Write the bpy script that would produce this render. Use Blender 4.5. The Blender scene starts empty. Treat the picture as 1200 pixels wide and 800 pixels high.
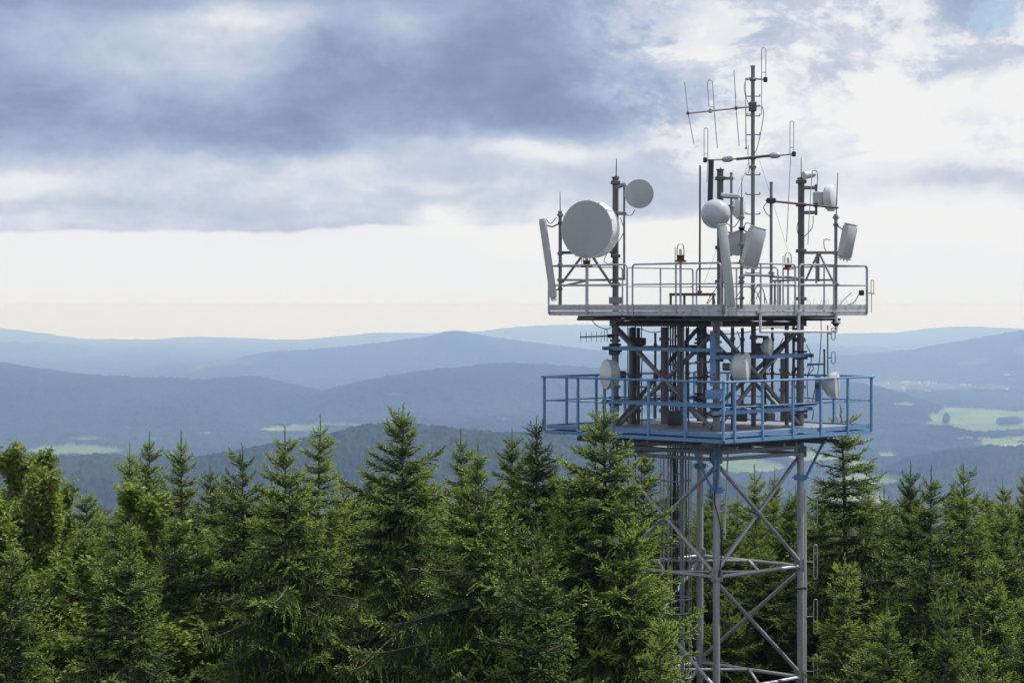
import bpy, math, random
import numpy as np
from mathutils import Vector, Matrix
R = math.radians
random.seed(7)
scene = bpy.context.scene
col = scene.collection
EYE = 27.0          # height of the lookout above the forest floor
FL = 2600.0         # focal length in pixels of a 1200 px wide picture
HOR = 360.0         # row of the true horizon

# ------------------------------------------------------------------ camera
cam = bpy.data.cameras.new('camera'); camo = bpy.data.objects.new('camera', cam); col.objects.link(camo)
camo.location = (0, 0, EYE); camo.rotation_euler = (R(90), 0, 0)
cam.sensor_width = 36; cam.lens = 36 * FL / 1200.0
cam.shift_y = -(400 - HOR) / 1200.0
cam.clip_start = 0.5; cam.clip_end = 80000
scene.camera = camo
scene.view_settings.view_transform = 'Standard'; scene.view_settings.look = 'None'
scene.view_settings.exposure = 0.15; scene.view_settings.gamma = 1
scene.render.engine = 'CYCLES'
cy = scene.cycles
cy.use_denoising = True
cy.max_bounces = 5; cy.diffuse_bounces = 2; cy.glossy_bounces = 2; cy.transmission_bounces = 3
cy.transparent_max_bounces = 6; cy.volume_bounces = 0
cy.sample_clamp_indirect = 6

# ------------------------------------------------------------------ node helpers
class NG:
    def __init__(s, nt): s.nt = nt
    def new(s, t, **kw):
        n = s.nt.nodes.new(t)
        for k, v in kw.items(): setattr(n, k, v)
        return n
    def m(s, op, *a, clamp=False):
        n = s.nt.nodes.new('ShaderNodeMath'); n.operation = op; n.use_clamp = clamp
        for i, x in enumerate(a):
            if isinstance(x, V): s.nt.links.new(x.s, n.inputs[i])
            else: n.inputs[i].default_value = float(x)
        return V(s, n.outputs[0])
    def link(s, a, b): s.nt.links.new(a.s if isinstance(a, V) else a, b)
class V:
    def __init__(s, g, sock): s.g = g; s.s = sock
    def __add__(s, o): return s.g.m('ADD', s, o)
    __radd__ = __add__
    def __sub__(s, o): return s.g.m('SUBTRACT', s, o)
    def __rsub__(s, o): return s.g.m('SUBTRACT', o, s)
    def __mul__(s, o): return s.g.m('MULTIPLY', s, o)
    __rmul__ = __mul__
    def __truediv__(s, o): return s.g.m('DIVIDE', s, o)
def ramp(g, fac, stops, interp='LINEAR'):
    n = g.new('ShaderNodeValToRGB'); cr = n.color_ramp; cr.interpolation = interp
    while len(cr.elements) < len(stops): cr.elements.new(0.5)
    for e, (p, c) in zip(cr.elements, stops): e.position = p; e.color = (*c, 1)
    g.link(fac, n.inputs[0]); return n.outputs[0]
def smooth(g, x, a, b):
    n = g.new('ShaderNodeMapRange', interpolation_type='SMOOTHSTEP')
    g.link(x, n.inputs[0]); n.inputs[1].default_value = a; n.inputs[2].default_value = b
    n.inputs[3].default_value = 0; n.inputs[4].default_value = 1
    return V(g, n.outputs[0])
def mixc(g, f, a, b, bt='MIX'):
    n = g.new('ShaderNodeMix', data_type='RGBA', blend_type=bt)
    for s_, x in ((n.inputs[0], f), (n.inputs[6], a), (n.inputs[7], b)):
        if isinstance(x, V): g.link(x, s_)
        elif isinstance(x, bpy.types.NodeSocket): g.link(x, s_)
        elif isinstance(x, tuple): s_.default_value = (*x, 1)
        else: s_.default_value = x
    return n.outputs[2]
def noise(g, vec, scale, detail=4, rough=0.55, dist=0.0, out=0):
    n = g.new('ShaderNodeTexNoise')
    if vec is not None: g.link(vec, n.inputs['Vector'])
    n.inputs['Scale'].default_value = scale; n.inputs['Detail'].default_value = detail
    n.inputs['Roughness'].default_value = rough; n.inputs['Distortion'].default_value = dist
    return V(g, n.outputs[out])

# ------------------------------------------------------------------ sun and sky
SUN_EL, SUN_AZ = 56.0, 68.0     # azimuth clockwise from +Y (the view direction)
sun = bpy.data.lights.new('sun', 'SUN'); suno = bpy.data.objects.new('sun', sun); col.objects.link(suno)
sun.energy = 5.0; sun.angle = R(0.6); sun.color = (1.0, 0.96, 0.91)
sd = Vector((math.sin(R(SUN_AZ)) * math.cos(R(SUN_EL)), math.cos(R(SUN_AZ)) * math.cos(R(SUN_EL)), math.sin(R(SUN_EL))))
suno.rotation_euler = sd.to_track_quat('Z', 'Y').to_euler()
suno.location = (0, 0, 200)

w = bpy.data.worlds.new('World'); scene.world = w; w.use_nodes = True
nt = w.node_tree; nt.nodes.clear(); g = NG(nt)
tc = g.new('ShaderNodeTexCoord'); sep = g.new('ShaderNodeSeparateXYZ'); g.link(tc.outputs['Generated'], sep.inputs[0])
sky = g.new('ShaderNodeTexSky', sky_type='NISHITA'); sky.sun_disc = False
sky.sun_elevation = R(SUN_EL); sky.sun_rotation = R(SUN_AZ); sky.altitude = 900; sky.dust_density = 0.6
X = V(g, sep.outputs[0]); Z = V(g, sep.outputs[2])
# cloud layers: direction vector stretched so that the banks lie flat near the horizon
def vec(sx, sy, sz, off=0.0):
    n = g.new('ShaderNodeMapping'); g.link(tc.outputs['Generated'], n.inputs[0])
    n.inputs['Scale'].default_value = (sx, sy, sz); n.inputs['Location'].default_value = (off, off * .7, off * .3)
    return V(g, n.outputs[0])
warp1 = noise(g, vec(1, 1, 2.0), 11, 5, .58)
warp2 = noise(g, vec(1, 1, 2.2, 3.1), 11, 5, .58)
Xw = X + (warp1 - 0.5) * 0.085
Zw = Z + (warp2 - 0.5) * 0.036
def U(px): return math.sin(math.atan((px - 600) / FL))
def W(py): return math.sin(math.atan((HOR - py) / FL))
def blob(px, py, rx, ry, amp):
    a = (Xw - U(px)) * (FL / rx); b = (Zw - W(py)) * (FL / ry)
    return g.m('EXPONENT', (a * a + b * b) * -1.0) * amp
# height profile of the cloud brightness, then the banks of this sky
Zl = Z + (warp2 - 0.5) * 0.016 + (warp1 - .5) * .006
low = smooth(g, Zl + (X + 0.1) * -0.02, W(272.5), W(265))        # 0 below the cloud base, 1 above
high = smooth(g, Zw + X * -0.05, W(215), W(120))
over = smooth(g, Z, .17, .45)                                   # unseen cloud overhead, brightened to light the haze and the tower
b0 = 0.93 - low * 0.36 - high * 0.28 + over * 0.62
for bl in [(290, 30, 70, 32, .42), (215, 70, 80, 50, .26), (60, 50, 90, 50, .10), (480, 30, 60, 24, .22),
           (0, 218, 120, 16, .30), (330, 196, 220, 20, .20), (620, 172, 90, 13, .42), (150, 160, 260, 26, -.10), (0, 110, 120, 45, -.10),
           (620, 60, 210, 70, -.12), (450, 120, 200, 50, -.10), (680, 120, 90, 40, -.16), (760, 30, 80, 50, -.05),
           (900, 55, 190, 75, .36), (1060, 100, 190, 80, .34), (770, 68, 50, 20, .30), (960, 150, 200, 50, .14), (1150, 120, 90, 24, .25),
           (1190, 110, 100, 50, .30), (970, 75, 50, 30, -.26), (880, 40, 50, 22, -.16), (1090, 72, 60, 22, -.22),
           (1080, 195, 190, 40, .02), (1130, 215, 200, 22, -.08), (740, 230, 130, 30, -.05), (1080, 262, 200, 24, .50), (800, 275, 150, 20, .28),
           (530, 262, 36, 10, .40), (380, 262, 90, 10, -.05), (520, 226, 110, 9, .14), (200, 240, 150, 8, -.08), (100, 262, 90, 6, .06), (690, 255, 80, 12, .18), (60, 8, 120, 14, -.10), (380, 60, 40, 30, -.08), (170, 20, 60, 12, -.10)]:
    b0 = b0 + blob(*bl)
fb = noise(g, vec(1, 1, 2.4, 7.7), 17, 9, .62, .35)
fb2 = noise(g, vec(1, 1, 1.7, 1.7), 52, 7, .62, .2)
lown = low * 0.92 + 0.08
fb3 = noise(g, vec(1, 1, 1.35, 4.2), 26, 12, .72, .25)
rg_ = g.m('ABSOLUTE', noise(g, vec(1, 1, 1.5, 9.2), 24, 10, .62, .3) - .5) * -3.2 + .22
b0 = smooth(g, b0, -.25, 1.0) * .5 + b0 * .5
bright = b0 + (fb - 0.5) * 0.40 * lown + (fb2 - 0.5) * 0.12 * lown + (fb3 - 0.5) * 0.30 * lown + rg_ * .10 * lown
rm = smooth(g, Xw + Zw * .3, U(740), U(860)) * smooth(g, Zw, W(235), W(150))
cum = smooth(g, fb3 * .4 + fb * .6, .455, .545); cum2 = smooth(g, noise(g, vec(1, 1, 1.3, 2.6), 40, 12, .66, .4), .46, .56)
bright = bright + rm * (cum * .26 + cum2 * .10 - .06)
bright = V(g, g.m('ADD', bright, 0.0, clamp=True).s)
K = 10.0
cc = ramp(g, bright, [(0.0, (.175, .23, .385)), (0.2, (.235, .30, .465)), (0.45, (.37, .45, .60)), (0.65, (.52, .57, .67)), (0.82, (.70, .72, .77)), (1.0, (.80, .80, .80))])
cm = g.new('ShaderNodeVectorMath', operation='SCALE'); g.link(cc, cm.inputs[0]); cm.inputs[3].default_value = K
# gaps of blue: small, top right, and broken cloud overhead
gap = blob(1176, 24, 26, 30, .85) + (fb3 - .5) * 3.0 * blob(1176, 20, 60, 60, 1.0) + smooth(g, Z, .25, .6) * smooth(g, fb, .44, .56) * 1.0
gapc = smooth(g, gap, .40, .62) * .7
warmh = mixc(g, smooth(g, Z, .030, .0), cm.outputs[0], (7.85, 7.9, 7.95))
warmh = mixc(g, smooth(g, Z, .0015, -.0005), warmh, (8.4, 9.3, 11.6))
final = mixc(g, gapc, warmh, sky.outputs[0])
bg = g.new('ShaderNodeBackground'); g.link(final, bg.inputs[0]); bg.inputs[1].default_value = 0.1
out = g.new('ShaderNodeOutputWorld'); g.link(bg.outputs[0], out.inputs[0])
w.cycles.sampling_method = 'MANUAL'; w.cycles.sample_map_resolution = 512

def new_mat(name):
    m = bpy.data.materials.new(name); m.use_nodes = True; m.node_tree.nodes.clear()
    g = NG(m.node_tree); o = g.new('ShaderNodeOutputMaterial')
    return m, g, o
def mesh_np(name, verts, faces_flat, loop_tot, smooth_=True):
    me = bpy.data.meshes.new(name)
    nv = len(verts); me.vertices.add(nv); me.vertices.foreach_set('co', np.ascontiguousarray(verts, np.float32).ravel())
    nl = len(faces_flat); me.loops.add(nl); me.loops.foreach_set('vertex_index', np.ascontiguousarray(faces_flat, np.int32).ravel())
    nf = len(loop_tot); me.polygons.add(nf)
    ls = np.zeros(nf, np.int32); ls[1:] = np.cumsum(loop_tot)[:-1]
    me.polygons.foreach_set('loop_start', ls)
    me.polygons.foreach_set('use_smooth', np.full(nf, smooth_, bool))
    me.update(calc_edges=True)
    return me
# ------------------------------------------------------------------ terrain (one sheet from the hilltop to the horizon)
def vnoise(x, y, seed=0):
    xi = np.floor(x).astype(np.int64); yi = np.floor(y).astype(np.int64)
    fx = x - xi; fy = y - yi; fx = fx * fx * (3 - 2 * fx); fy = fy * fy * (3 - 2 * fy)
    def h(a, b):
        n = (a * 374761393 + b * 668265263 + seed * 1274126177) & 0xffffffff
        n = ((n ^ (n >> 13)) * 1274126177) & 0xffffffff
        return ((n ^ (n >> 16)) & 0xffff) / 65535.0
    return (h(xi, yi) * (1 - fx) + h(xi + 1, yi) * fx) * (1 - fy) + (h(xi, yi + 1) * (1 - fx) + h(xi + 1, yi + 1) * fx) * fy
def fbm(x, y, oct=4, seed=0):
    s = 0; a = .5; t = 0
    for k in range(oct):
        s = s + a * vnoise(x * 2 ** k + 17.3 * k, y * 2 ** k - 9.1 * k, seed + k); t += a; a *= .5
    return s / t
VAL = -400.0
RIDGES = [  # distance, front width, back width, crest line as (column, row) on the photograph
    (3300, 620, 420, [(-1500, 520), (-300, 545), (0, 540), (53, 538), (96, 535), (160, 537), (213, 540), (270, 531), (330, 520), (373, 513), (427, 498.5), (459, 497.5), (507, 501), (565, 507), (603, 510), (640, 508), (720, 520), (790, 534), (840, 560), (900, 585), (1000, 592), (1100, 600), (1400, 600), (2600, 560)]),
    (5000, 900, 700, [(-1500, 560), (700, 560), (1000, 575), (1035, 568), (1062, 556), (1085, 545), (1105, 537), (1127, 531), (1147, 528), (1200, 522), (1400, 505), (2600, 480)]),
    (9000, 1750, 1500, [(-1500, 440), (-300, 420), (-60, 421), (0, 429), (53, 437), (107, 442), (160, 445), (187, 444), (229, 448), (256, 444), (293, 444), (320, 451), (347, 458), (375, 461), (405, 453), (453, 443), (507, 435), (544, 432), (576, 428), (603, 427), (640, 429), (700, 433), (800, 438), (900, 442), (994, 449), (1014, 451), (1036, 457), (1062, 464), (1082, 472), (1095, 486), (1115, 500), (1400, 500), (2600, 430)]),
    (15000, 2300, 1900, [(-1500, 420), (-300, 450), (80, 452), (123, 441), (181, 430), (235, 427), (277, 420), (315, 414), (373, 411), (427, 405), (469, 400), (507, 395), (522, 390.5), (533, 388), (546, 390), (560, 393), (587, 398), (640, 405), (700, 412), (800, 420), (900, 424), (981, 421), (1030, 417), (1056, 414), (1095, 409), (1127, 402), (1160, 397), (1180, 392), (1200, 387), (1260, 380), (1500, 392), (2600, 420)]),
    (20500, 2300, 2000, [(-1500, 410), (-200, 398), (0, 402.5), (40, 402), (107, 410), (149, 409), (213, 411), (256, 415), (330, 419), (600, 419), (800, 412), (940, 402), (981, 405), (997, 409), (1023, 406), (1053, 413), (1200, 417), (2600, 400)]),
    (27500, 2200, 1500, [(-1500, 390), (-200, 378), (0, 385.5), (53, 392), (85, 397), (133, 402), (165, 403), (192, 398), (229, 395.5), (288, 397), (341, 400), (384, 396), (416, 393), (437, 390.5), (507, 391), (565, 389), (603, 384), (640, 381.5), (700, 381), (800, 385), (900, 391), (975, 392), (1010, 391), (1053, 391), (1092, 385), (1127, 383), (1160, 384.5), (1200, 386), (1400, 390), (2600, 385)]),
]
FIELDS = [  # column, row, half width, half height (rows) of the meadows on the valley floor, tone
    (100, 527, 85, 9.5, 1.0), (110, 513, 30, 2.6, 1.), (157, 500.5, 15, 1.6, 1.), (240, 507, 14, 2, 1.), (345, 502, 44, 5.0, 1.0), (390, 496.5, 50, 3.0, 1.), (460, 494, 22, 2, 1.),
    (465, 461, 14, 1.6, .9), (545, 492, 20, 2.2, .9), (590, 490, 16, 3.4, .9), (565, 503, 26, 2.0, .9), (180, 513, 20, 1.6, .8),
    (880, 546, 45, 9, 1.1), (1020, 559, 42, 8, 1.1), (1000, 582, 40, 8, 1.0), (1042, 531, 16, 4, 1.2), (1005, 543, 22, 5, 1.2), (955, 535, 30, 6, 1.0),
    (1140, 487, 62, 13, 1.1), (1108, 497, 30, 9, 1.1), (1180, 500, 60, 16, 1.0), (1060, 473, 18, 3.0, 1.0), (1190, 521, 44, 3.0, 1.9), (1150, 513, 30, 8, 1.0), (1228, 492, 70, 16, 1.),  # brightest strip: sunlight on that meadow is painted into its tone
    (1060, 451, 50, 6, .55), (1140, 453, 80, 4, .45), (700, 500, 30, 5, 1.), (760, 520, 40, 8, 1.), (250, 413, 40, 1, .5), (680, 470, 30, 3, .9), (-80, 520, 60, 10, 1.), (1300, 470, 60, 9, 1.)]
WOODS = [(1115, 507, 24, 4.6), (1183, 493, 17, 4.5), (1109, 490, 4.5, 6), (1098, 481, 3, 3), (1160, 509, 24, 3.5), (1075, 503, 40, 6), (1195, 507, 30, 3), (70, 519, 8, 1.4), (1120, 516, 30, 2.5)]
def crest(x, D, pts):
    px = 600 + FL * x / D
    xs = [p[0] for p in pts]; ys = [p[1] for p in pts]
    py = np.interp(px, xs, ys)
    # soften the corners of the traced line
    for o in (-9, 9): py = py + np.interp(px + o, xs, ys)
    return EYE + (HOR - py / 3.0) * D / FL
def height(x, y):
    r = np.hypot(x, y)
    t = np.clip((r - 150) / 2400.0, 0, 1)
    base = VAL * (t * t * (3 - 2 * t))
    base = base + (fbm(x / 1500, y / 1500, 4, 3) - .5) * 90 * np.clip((r - 600) / 2500, 0, 1) * np.where(r > 5000, .45, 1)
    z = base
    for k, (D, wf, wb, pts) in enumerate(RIDGES):
        yc = y + (fbm(x / (D * .09), x * 0 + k, 3, 40 + k) - .5) * wf * .5 * 0
        d = (yc - D) / np.where(yc < D, wf, wb)
        s = np.exp(-d * d) 
        c = crest(x, D, pts)
        # spurs and gullies on the flanks, none at the crest
        wob = (fbm(x / (D * .055), y / (D * .11), 4, 60 + k) - .60) * min(D * .034, 240.0) * (1 - s) * np.clip(s * 3, 0, 1)
        cand = VAL + (c - VAL) * s + wob
        z = np.maximum(z, np.where(s > .01, cand, -9999))
    return z
ang = np.concatenate([np.linspace(-55, -14.5, 50, endpoint=False), np.linspace(-14.5, 14.5, 1010), np.linspace(14.5, 55, 51)[1:]])
ta = np.tan(np.radians(ang))
rows = np.concatenate([np.linspace(-150, 150, 16, endpoint=False), np.linspace(150, 2300, 60, endpoint=False), np.linspace(2300, 3450, 110, endpoint=False),
                       np.linspace(3450, 5200, 60, endpoint=False), np.linspace(5200, 9300, 230, endpoint=False), np.linspace(9300, 15400, 150, endpoint=False), np.linspace(15400, 29000, 130)])
BACK = 210.0
GX = (rows[:, None] + BACK) * ta[None, :]; GY = np.repeat(rows[:, None], len(ta), 1)
GZ = height(GX, GY)
pxv = 600 + FL * GX / np.maximum(GY, 1); pyv = HOR + FL * (EYE - GZ) / np.maximum(GY, 1)
field = np.zeros_like(GX); tone = np.zeros_like(GX)
en = (fbm(GX / 420, GY / 900, 4, 5) - .5) * 1.1
far = GY > 3900
for (fx, fy, rx, ry, tn) in FIELDS:
    q = np.sqrt(((pxv - fx) / rx) ** 2 + ((pyv - fy) / ry) ** 2) + en
    mk = np.clip((1.0 - q) * 7, 0, 1) * far
    field = np.maximum(field, mk); tone = np.where(mk > 0.2, tn, tone)
for (fx, fy, rx, ry) in WOODS:
    q = np.sqrt(((pxv - fx) / rx) ** 2 + ((pyv - fy) / ry) ** 2) + en
    field = np.where(q < 1, 0, field)
# scattered small clearings on the far slopes
cl2 = fbm(GX / 260, GY / 520, 2, 33); field = np.maximum(field, np.clip((cl2 - .82) * 20, 0, 1) * (GY > 5600) * (GY < 8300) * .8); tone = np.where((tone == 0) & (cl2 > .78), .6, tone)
cl = fbm(GX / 900, GY / 1700, 3, 21)
field = np.maximum(field, np.clip((cl - .74) * 25, 0, 1) * (GY > 11500) * .5); tone = np.where((tone == 0), .55, tone)
forest = 1 - field
# forest canopy as real relief
A = np.clip((GY - 300) / 1500, 0, 1)
canopy = 13 + 5.5 * (vnoise(GX / 5.0, GY / 15.0, 8) ** 1.6) + 2.5 * (vnoise(GX / 17, GY / 30, 9) - .5) + 3 * (fbm(GX / 80, GY / 120, 3, 10) - .5)
canfar = np.clip(GY / 9000, .0, 2.0)
canopy = canopy + canfar * 8 * (vnoise(GX / 30, GY / 60, 12) ** 2)
GZ = GZ + (canopy - 13) * A * forest + 9 * forest * A * (field < .5) - 9 * A
verts = np.stack([GX, GY, GZ], -1).reshape(-1, 3)
nr, nc = GX.shape
i = np.arange(nr - 1)[:, None] * nc + np.arange(nc - 1)[None, :]
quads = np.stack([i, i + 1, i + nc + 1, i + nc], -1).reshape(-1, 4)
me = mesh_np('terrain', verts, quads.ravel(), np.full(len(quads), 4, np.int32), True)
for nm, arr in (('meadow', field), ('tone', tone)):
    at_ = me.attributes.new(nm, 'FLOAT', 'POINT'); at_.data.foreach_set('value', arr.astype(np.float32).ravel())
terrain = bpy.data.objects.new('terrain', me); col.objects.link(terrain); terrain['kind'] = 'structure'
m, g, o = new_mat('wooded_hills')
geo = g.new('ShaderNodeNewGeometry'); pos = V(g, geo.outputs['Position'])
a1 = g.new('ShaderNodeAttribute', attribute_name='meadow'); a2 = g.new('ShaderNodeAttribute', attribute_name='tone')
n1 = noise(g, pos, 0.0012, 5, .6); n2 = noise(g, pos, 0.05, 3, .7); n3 = noise(g, pos, .004, 3, .6)
fcol = ramp(g, n1 * .5 + n2 * .5, [(.38, (.007, .011, .008)), (.5, (.014, .022, .012)), (.62, (.034, .046, .020))])
mcol = ramp(g, n3, [(.35, (.07, .12, .045)), (.5, (.10, .155, .055)), (.62, (.15, .18, .07))])
tv = g.new('ShaderNodeVectorMath', operation='SCALE'); g.link(mcol, tv.inputs[0]); g.link(a2.outputs['Fac'], tv.inputs[3])
c = mixc(g, smooth(g, V(g, a1.outputs['Fac']), .3, .6), fcol, tv.outputs[0])
bs = g.new('ShaderNodeBsdfPrincipled'); g.link(c, bs.inputs['Base Color']); bs.inputs['Roughness'].default_value = 1; bs.inputs['Specular IOR Level'].default_value = .1
g.link(bs.outputs[0], o.inputs[0]); me.materials.append(m)

# ------------------------------------------------------------------ the air
hx, hy0, hy1, hz0, hz1 = 42000, -200, 31000, float(GZ.min()) - 60, 45.0
hv = np.array([(sx * hx, yy, zz) for zz in (hz0, hz1) for yy in (hy0, hy1) for sx in (-1, 1)], float)
hf = [0, 2, 3, 1, 4, 5, 7, 6, 0, 1, 5, 4, 1, 3, 7, 5, 3, 2, 6, 7, 2, 0, 4, 6]
hm = mesh_np('haze', hv, hf, np.full(6, 4, np.int32), False)
haze = bpy.data.objects.new('haze', hm); col.objects.link(haze); haze['kind'] = 'stuff'
haze['label'] = 'pale blue haze filling the valleys and fading the far hills'; haze['category'] = 'haze'
m, g, o = new_mat('haze')
pv = g.new('ShaderNodeVolumePrincipled'); pv.inputs['Color'].default_value = (.32, .51, 1.0, 1)
pv.inputs['Absorption Color'].default_value = (1, 1, 1, 1)
pv.inputs['Density'].default_value = 1.05e-4; pv.inputs['Anisotropy'].default_value = 0.15
g.link(pv.outputs[0], o.inputs['Volume']); hm.materials.append(m)
# ------------------------------------------------------------------ metal, paint and plastic
TX0 = (829.5 - 600) * 52.7 / FL; TY0 = 52.7
def paint(name, base, rough=.55, metal=0.0, dirt=(.10, .09, .08), rust=0.0, dirt_amt=.5, spec=.5, scale=1.0, var=.2):
    m, g, o = new_mat(name)
    tc = g.new('ShaderNodeNewGeometry'); p = V(g, tc.outputs['Position'])
    n1 = noise(g, p, 2.3 * scale, 6, .65); n2 = noise(g, p, 14 * scale, 5, .7); 
    mp = g.new('ShaderNodeMapping'); g.link(p, mp.inputs[0]); mp.inputs['Scale'].default_value = (9, 9, .9)
    n3 = noise(g, V(g, mp.outputs[0]), 2.0 * scale, 4, .6)          # rain streaks
    shade = ramp(g, n1 * .5 + n2 * .5, [(.3, tuple(c * (1 - var * 1.3) for c in base)), (.5, base), (.7, tuple(min(1, c * (1 + var * .8)) for c in base))])
    c = mixc(g, smooth(g, n3 * .6 + n2 * .4, .50, .68) * dirt_amt, shade, dirt)
    if rust: c = mixc(g, smooth(g, n1 * .45 + n2 * .55, .60 - rust * .12, .68 - rust * .10), c, (.13, .055, .028))
    b = g.new('ShaderNodeBsdfPrincipled'); g.link(c, b.inputs['Base Color'])
    rr = n2 * .25 + (rough - .12); g.link(rr, b.inputs['Roughness'])
    b.inputs['Metallic'].default_value = metal; b.inputs['Specular IOR Level'].default_value = spec
    bp = g.new('ShaderNodeBump'); bp.inputs['Strength'].default_value = .25; bp.inputs['Distance'].default_value = .004
    g.link(n2, bp.inputs['Height']); g.link(bp.outputs[0], b.inputs['Normal'])
    g.link(b.outputs[0], o.inputs[0]); return m
M = dict(
    grey=paint('weathered_grey_steel', (.19, .193, .20), .55, .2, rust=.3),
    galv=paint('galvanised_steel', (.40, .41, .44), .42, .35, rust=.22, dirt=(.11, .095, .09)),
    dark=paint('dark_mounting_steel', (.10, .10, .10), .6, .2, rust=.5, dirt=(.16, .14, .12)),
    brown=paint('rusty_pipe', (.09, .06, .055), .7, .1, rust=.35),
    blue=paint('blue_enamel', (.11, .25, .47), .42, .0, rust=.5, dirt=(.20, .27, .36), dirt_amt=.8),
    white=paint('white_fibreglass', (.56, .57, .59), .22, .0, dirt=(.42, .42, .42), dirt_amt=.25, var=.06),
    panel=paint('pale_grey_radome', (.43, .45, .46), .5, .0, dirt=(.28, .28, .28), dirt_amt=.3, var=.06),
    disc=paint('grey_radome_membrane', (.39, .40, .405), .6, .0, dirt=(.26, .26, .26), dirt_amt=.3, var=.05),
    black=paint('black_rubber', (.025, .025, .027), .6, .0, dirt_amt=.2),
    red=paint('red_lamp_base', (.10, .018, .014), .45, .0, dirt_amt=.3),
    deck=paint('grey_grating', (.24, .27, .31), .7, .2, rust=.4),
    yellow=paint('yellow_clamp', (.55, .38, .05), .5, .0, dirt_amt=.3))
gm, g, o = new_mat('lamp_glass')
t_ = g.new('ShaderNodeBsdfTransparent'); gl = g.new('ShaderNodeBsdfGlossy'); gl.inputs['Roughness'].default_value = .03
fr_ = g.new('ShaderNodeFresnel'); fr_.inputs[0].default_value = 1.3; mx_ = g.new('ShaderNodeMixShader'); g.link(fr_.outputs[0], mx_.inputs[0]); g.link(t_.outputs[0], mx_.inputs[1]); g.link(gl.outputs[0], mx_.inputs[2])
g.link(mx_.outputs[0], o.inputs[0]); M['glass'] = gm
M['gloss'] = paint('glossy_radome', (.44, .46, .50), .16, .0, dirt=(.36, .37, .38), dirt_amt=.2, var=.05)

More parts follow.
